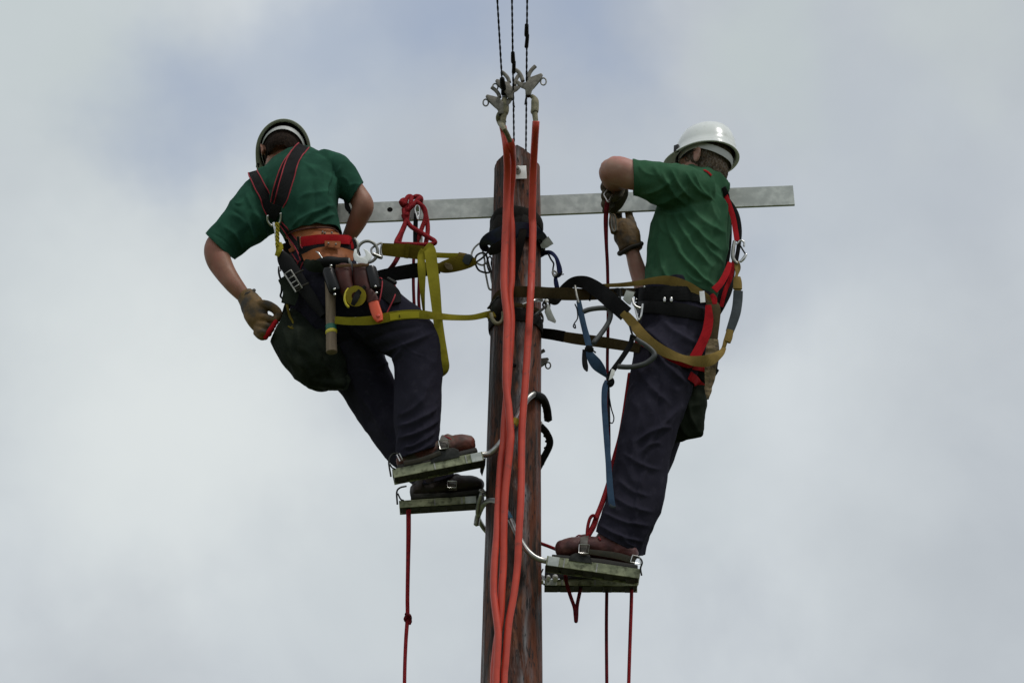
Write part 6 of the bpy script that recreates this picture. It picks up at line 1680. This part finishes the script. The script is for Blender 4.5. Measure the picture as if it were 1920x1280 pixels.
# canvas bag behind the right man
t = thing('canvas_pouch_bag', P(1290, 832, .02), 'dark canvas bag hanging behind the right man thigh under a red strap', 'bag')
bm = NB()
loft(bm, [(1300, 722, .03, 26, 34), (1296, 745, .03, 30, 36), (1290, 775, .03, 33, 34), (1284, 800, .03, 37, 26), (1284, 816, .03, 34, 14)], n=36)
me = remesh(bm, .005, 3, disp=make_disp([((1290, 740), (1310, 810), 7, 6), ((1270, 780), (1300, 825), 7, 5)], nz=[((10, 10, 10), .008, False), ((22, 22, 22), .005, True)]))
link_mesh('bag_body', me, M['canvas'], t, smooth=180)
bm = NB(); plate(bm, [(1258, 800), (1290, 770), (1320, 760), (1320, 806), (1300, 819), (1280, 828), (1258, 831)], .045, .02, .006); build('bag_flap', bm, M['canvas'], t, smooth=40)

# line held by the right man
t = thing('rope_snap_hook', P(1140, 385, -.08), 'silver angular snap hook in the upper glove of the right climber', 'snap hook')
bm = NB(); px_tube(bm, [(1143, 351, -.085), (1138, 358, -.09), (1133, 365, -.095), (1137, 373, -.095), (1140.5, 379, -.095), (1144, 373, -.09), (1148, 366, -.085)], 1.7, n=10); build('hook', bm, M['metal'], t, smooth=60)
t = thing('hand_line', P(1138, 660, -.07), 'dark red rope hanging straight down from the right man gloves beside the pole', 'rope')
bm = NB(); px_tube(bm, [(1140, 376, -.085), (1137, 392, -.075), (1136, 420, -.06), (1137, 460, -.04), (1139, 500, -.02), (1140, 560, .0), (1140, 620, .01), (1139, 660, .01), (1139, 700, .01), (1141, 760, .02), (1142, 850, .03), (1140, 960, .05), (1138, 1090, .08), (1137, 1180, .08), (1138, 1310, .08)], [4.4, 4.6, 4.4, 3.4, 3.2, 3, 3, 3, 3, 3, 3, 3, 3.2, 3.2, 3.2], n=10); build('rope', bm, M['ropedark'], t, smooth=80)
t = thing('rope_hook_below_glove', P(1150, 425, .05), 'small dark steel hook and chain lying against the lower glove palm', 'snap hook')
bm = NB(); px_tube(bm, [(1147, 388, .04), (1147, 405, .05), (1148, 425, .06), (1151, 434, .06), (1155, 428, .06), (1154, 412, .05), (1150, 402, .05)], 1.6, n=8); build('hook', bm, M['metaldull'], t, smooth=60)

t = thing('leg_rope', P(1105, 1010, -.12), 'red rope down the front of the right man leg to a small loop', 'rope')
def le(x, y_, o=.006): return (x, y_, hy(BR, x + 9, y_, -.1) + .02)
bm = NB(); px_tube(bm, [(1181, 700, -.06), (1176, 735, -.06), (1170, 780, -.07), (1163, 820, -.075), (1152, 860, -.075), (1143, 900, -.075), (1130, 940, -.09), (1120, 965, -.10), (1113, 985, -.105), (1102, 1005, -.115)], [4, 4, 4.6, 5, 5, 5, 5, 5, 5.5, 5], n=10); build('rope', bm, M['rope'], t, smooth=80)
bm = NB(); px_tube(bm, [(1119, 972, -.115), (1113, 966, -.12), (1107, 970, -.12), (1103, 982, -.12), (1101, 996, -.12), (1101, 1006, -.12)], 3.2, n=8); build('loop', bm, M['rope'], t, smooth=80)
t = thing('short_rope', P(1025, 1024, .02), 'short end of purple-red rope between the pole and the right boot toe', 'rope')
bm = NB(); px_tube(bm, [(1000, 1012, .11), (1016, 1019, .05), (1027, 1023, .01), (1042, 1029, .0)], 3.4, n=8); build('rope', bm, M['rope'], t, smooth=80)
t = thing('dangling_rope_loop', P(1079, 1166, .0), 'short red rope loop dangling under the right climbing irons near the pole', 'rope')
bm = NB(); px_tube(bm, [(1060, 1078, -.02), (1063, 1095, -.02), (1070, 1118, -.02), (1077, 1138, -.02), (1079, 1155, -.02), (1080, 1164, -.015), (1081, 1155, .0), (1082, 1135, .02), (1087, 1110, .04), (1092, 1085, .05)], 3.6, n=10); build('rope', bm, M['ropedark'], t, smooth=80)
t = thing('hand_line', P(1180, 1300, .0), 'red rope hanging below the heel end of the right climbing irons', 'rope')
bm = NB(); px_tube(bm, [(1184, 1085, .05), (1184, 1120, .05), (1182, 1180, .05), (1180, 1240, .05), (1178, 1310, .05)], 3.4, n=10); build('rope', bm, M['rope'], t, smooth=80)
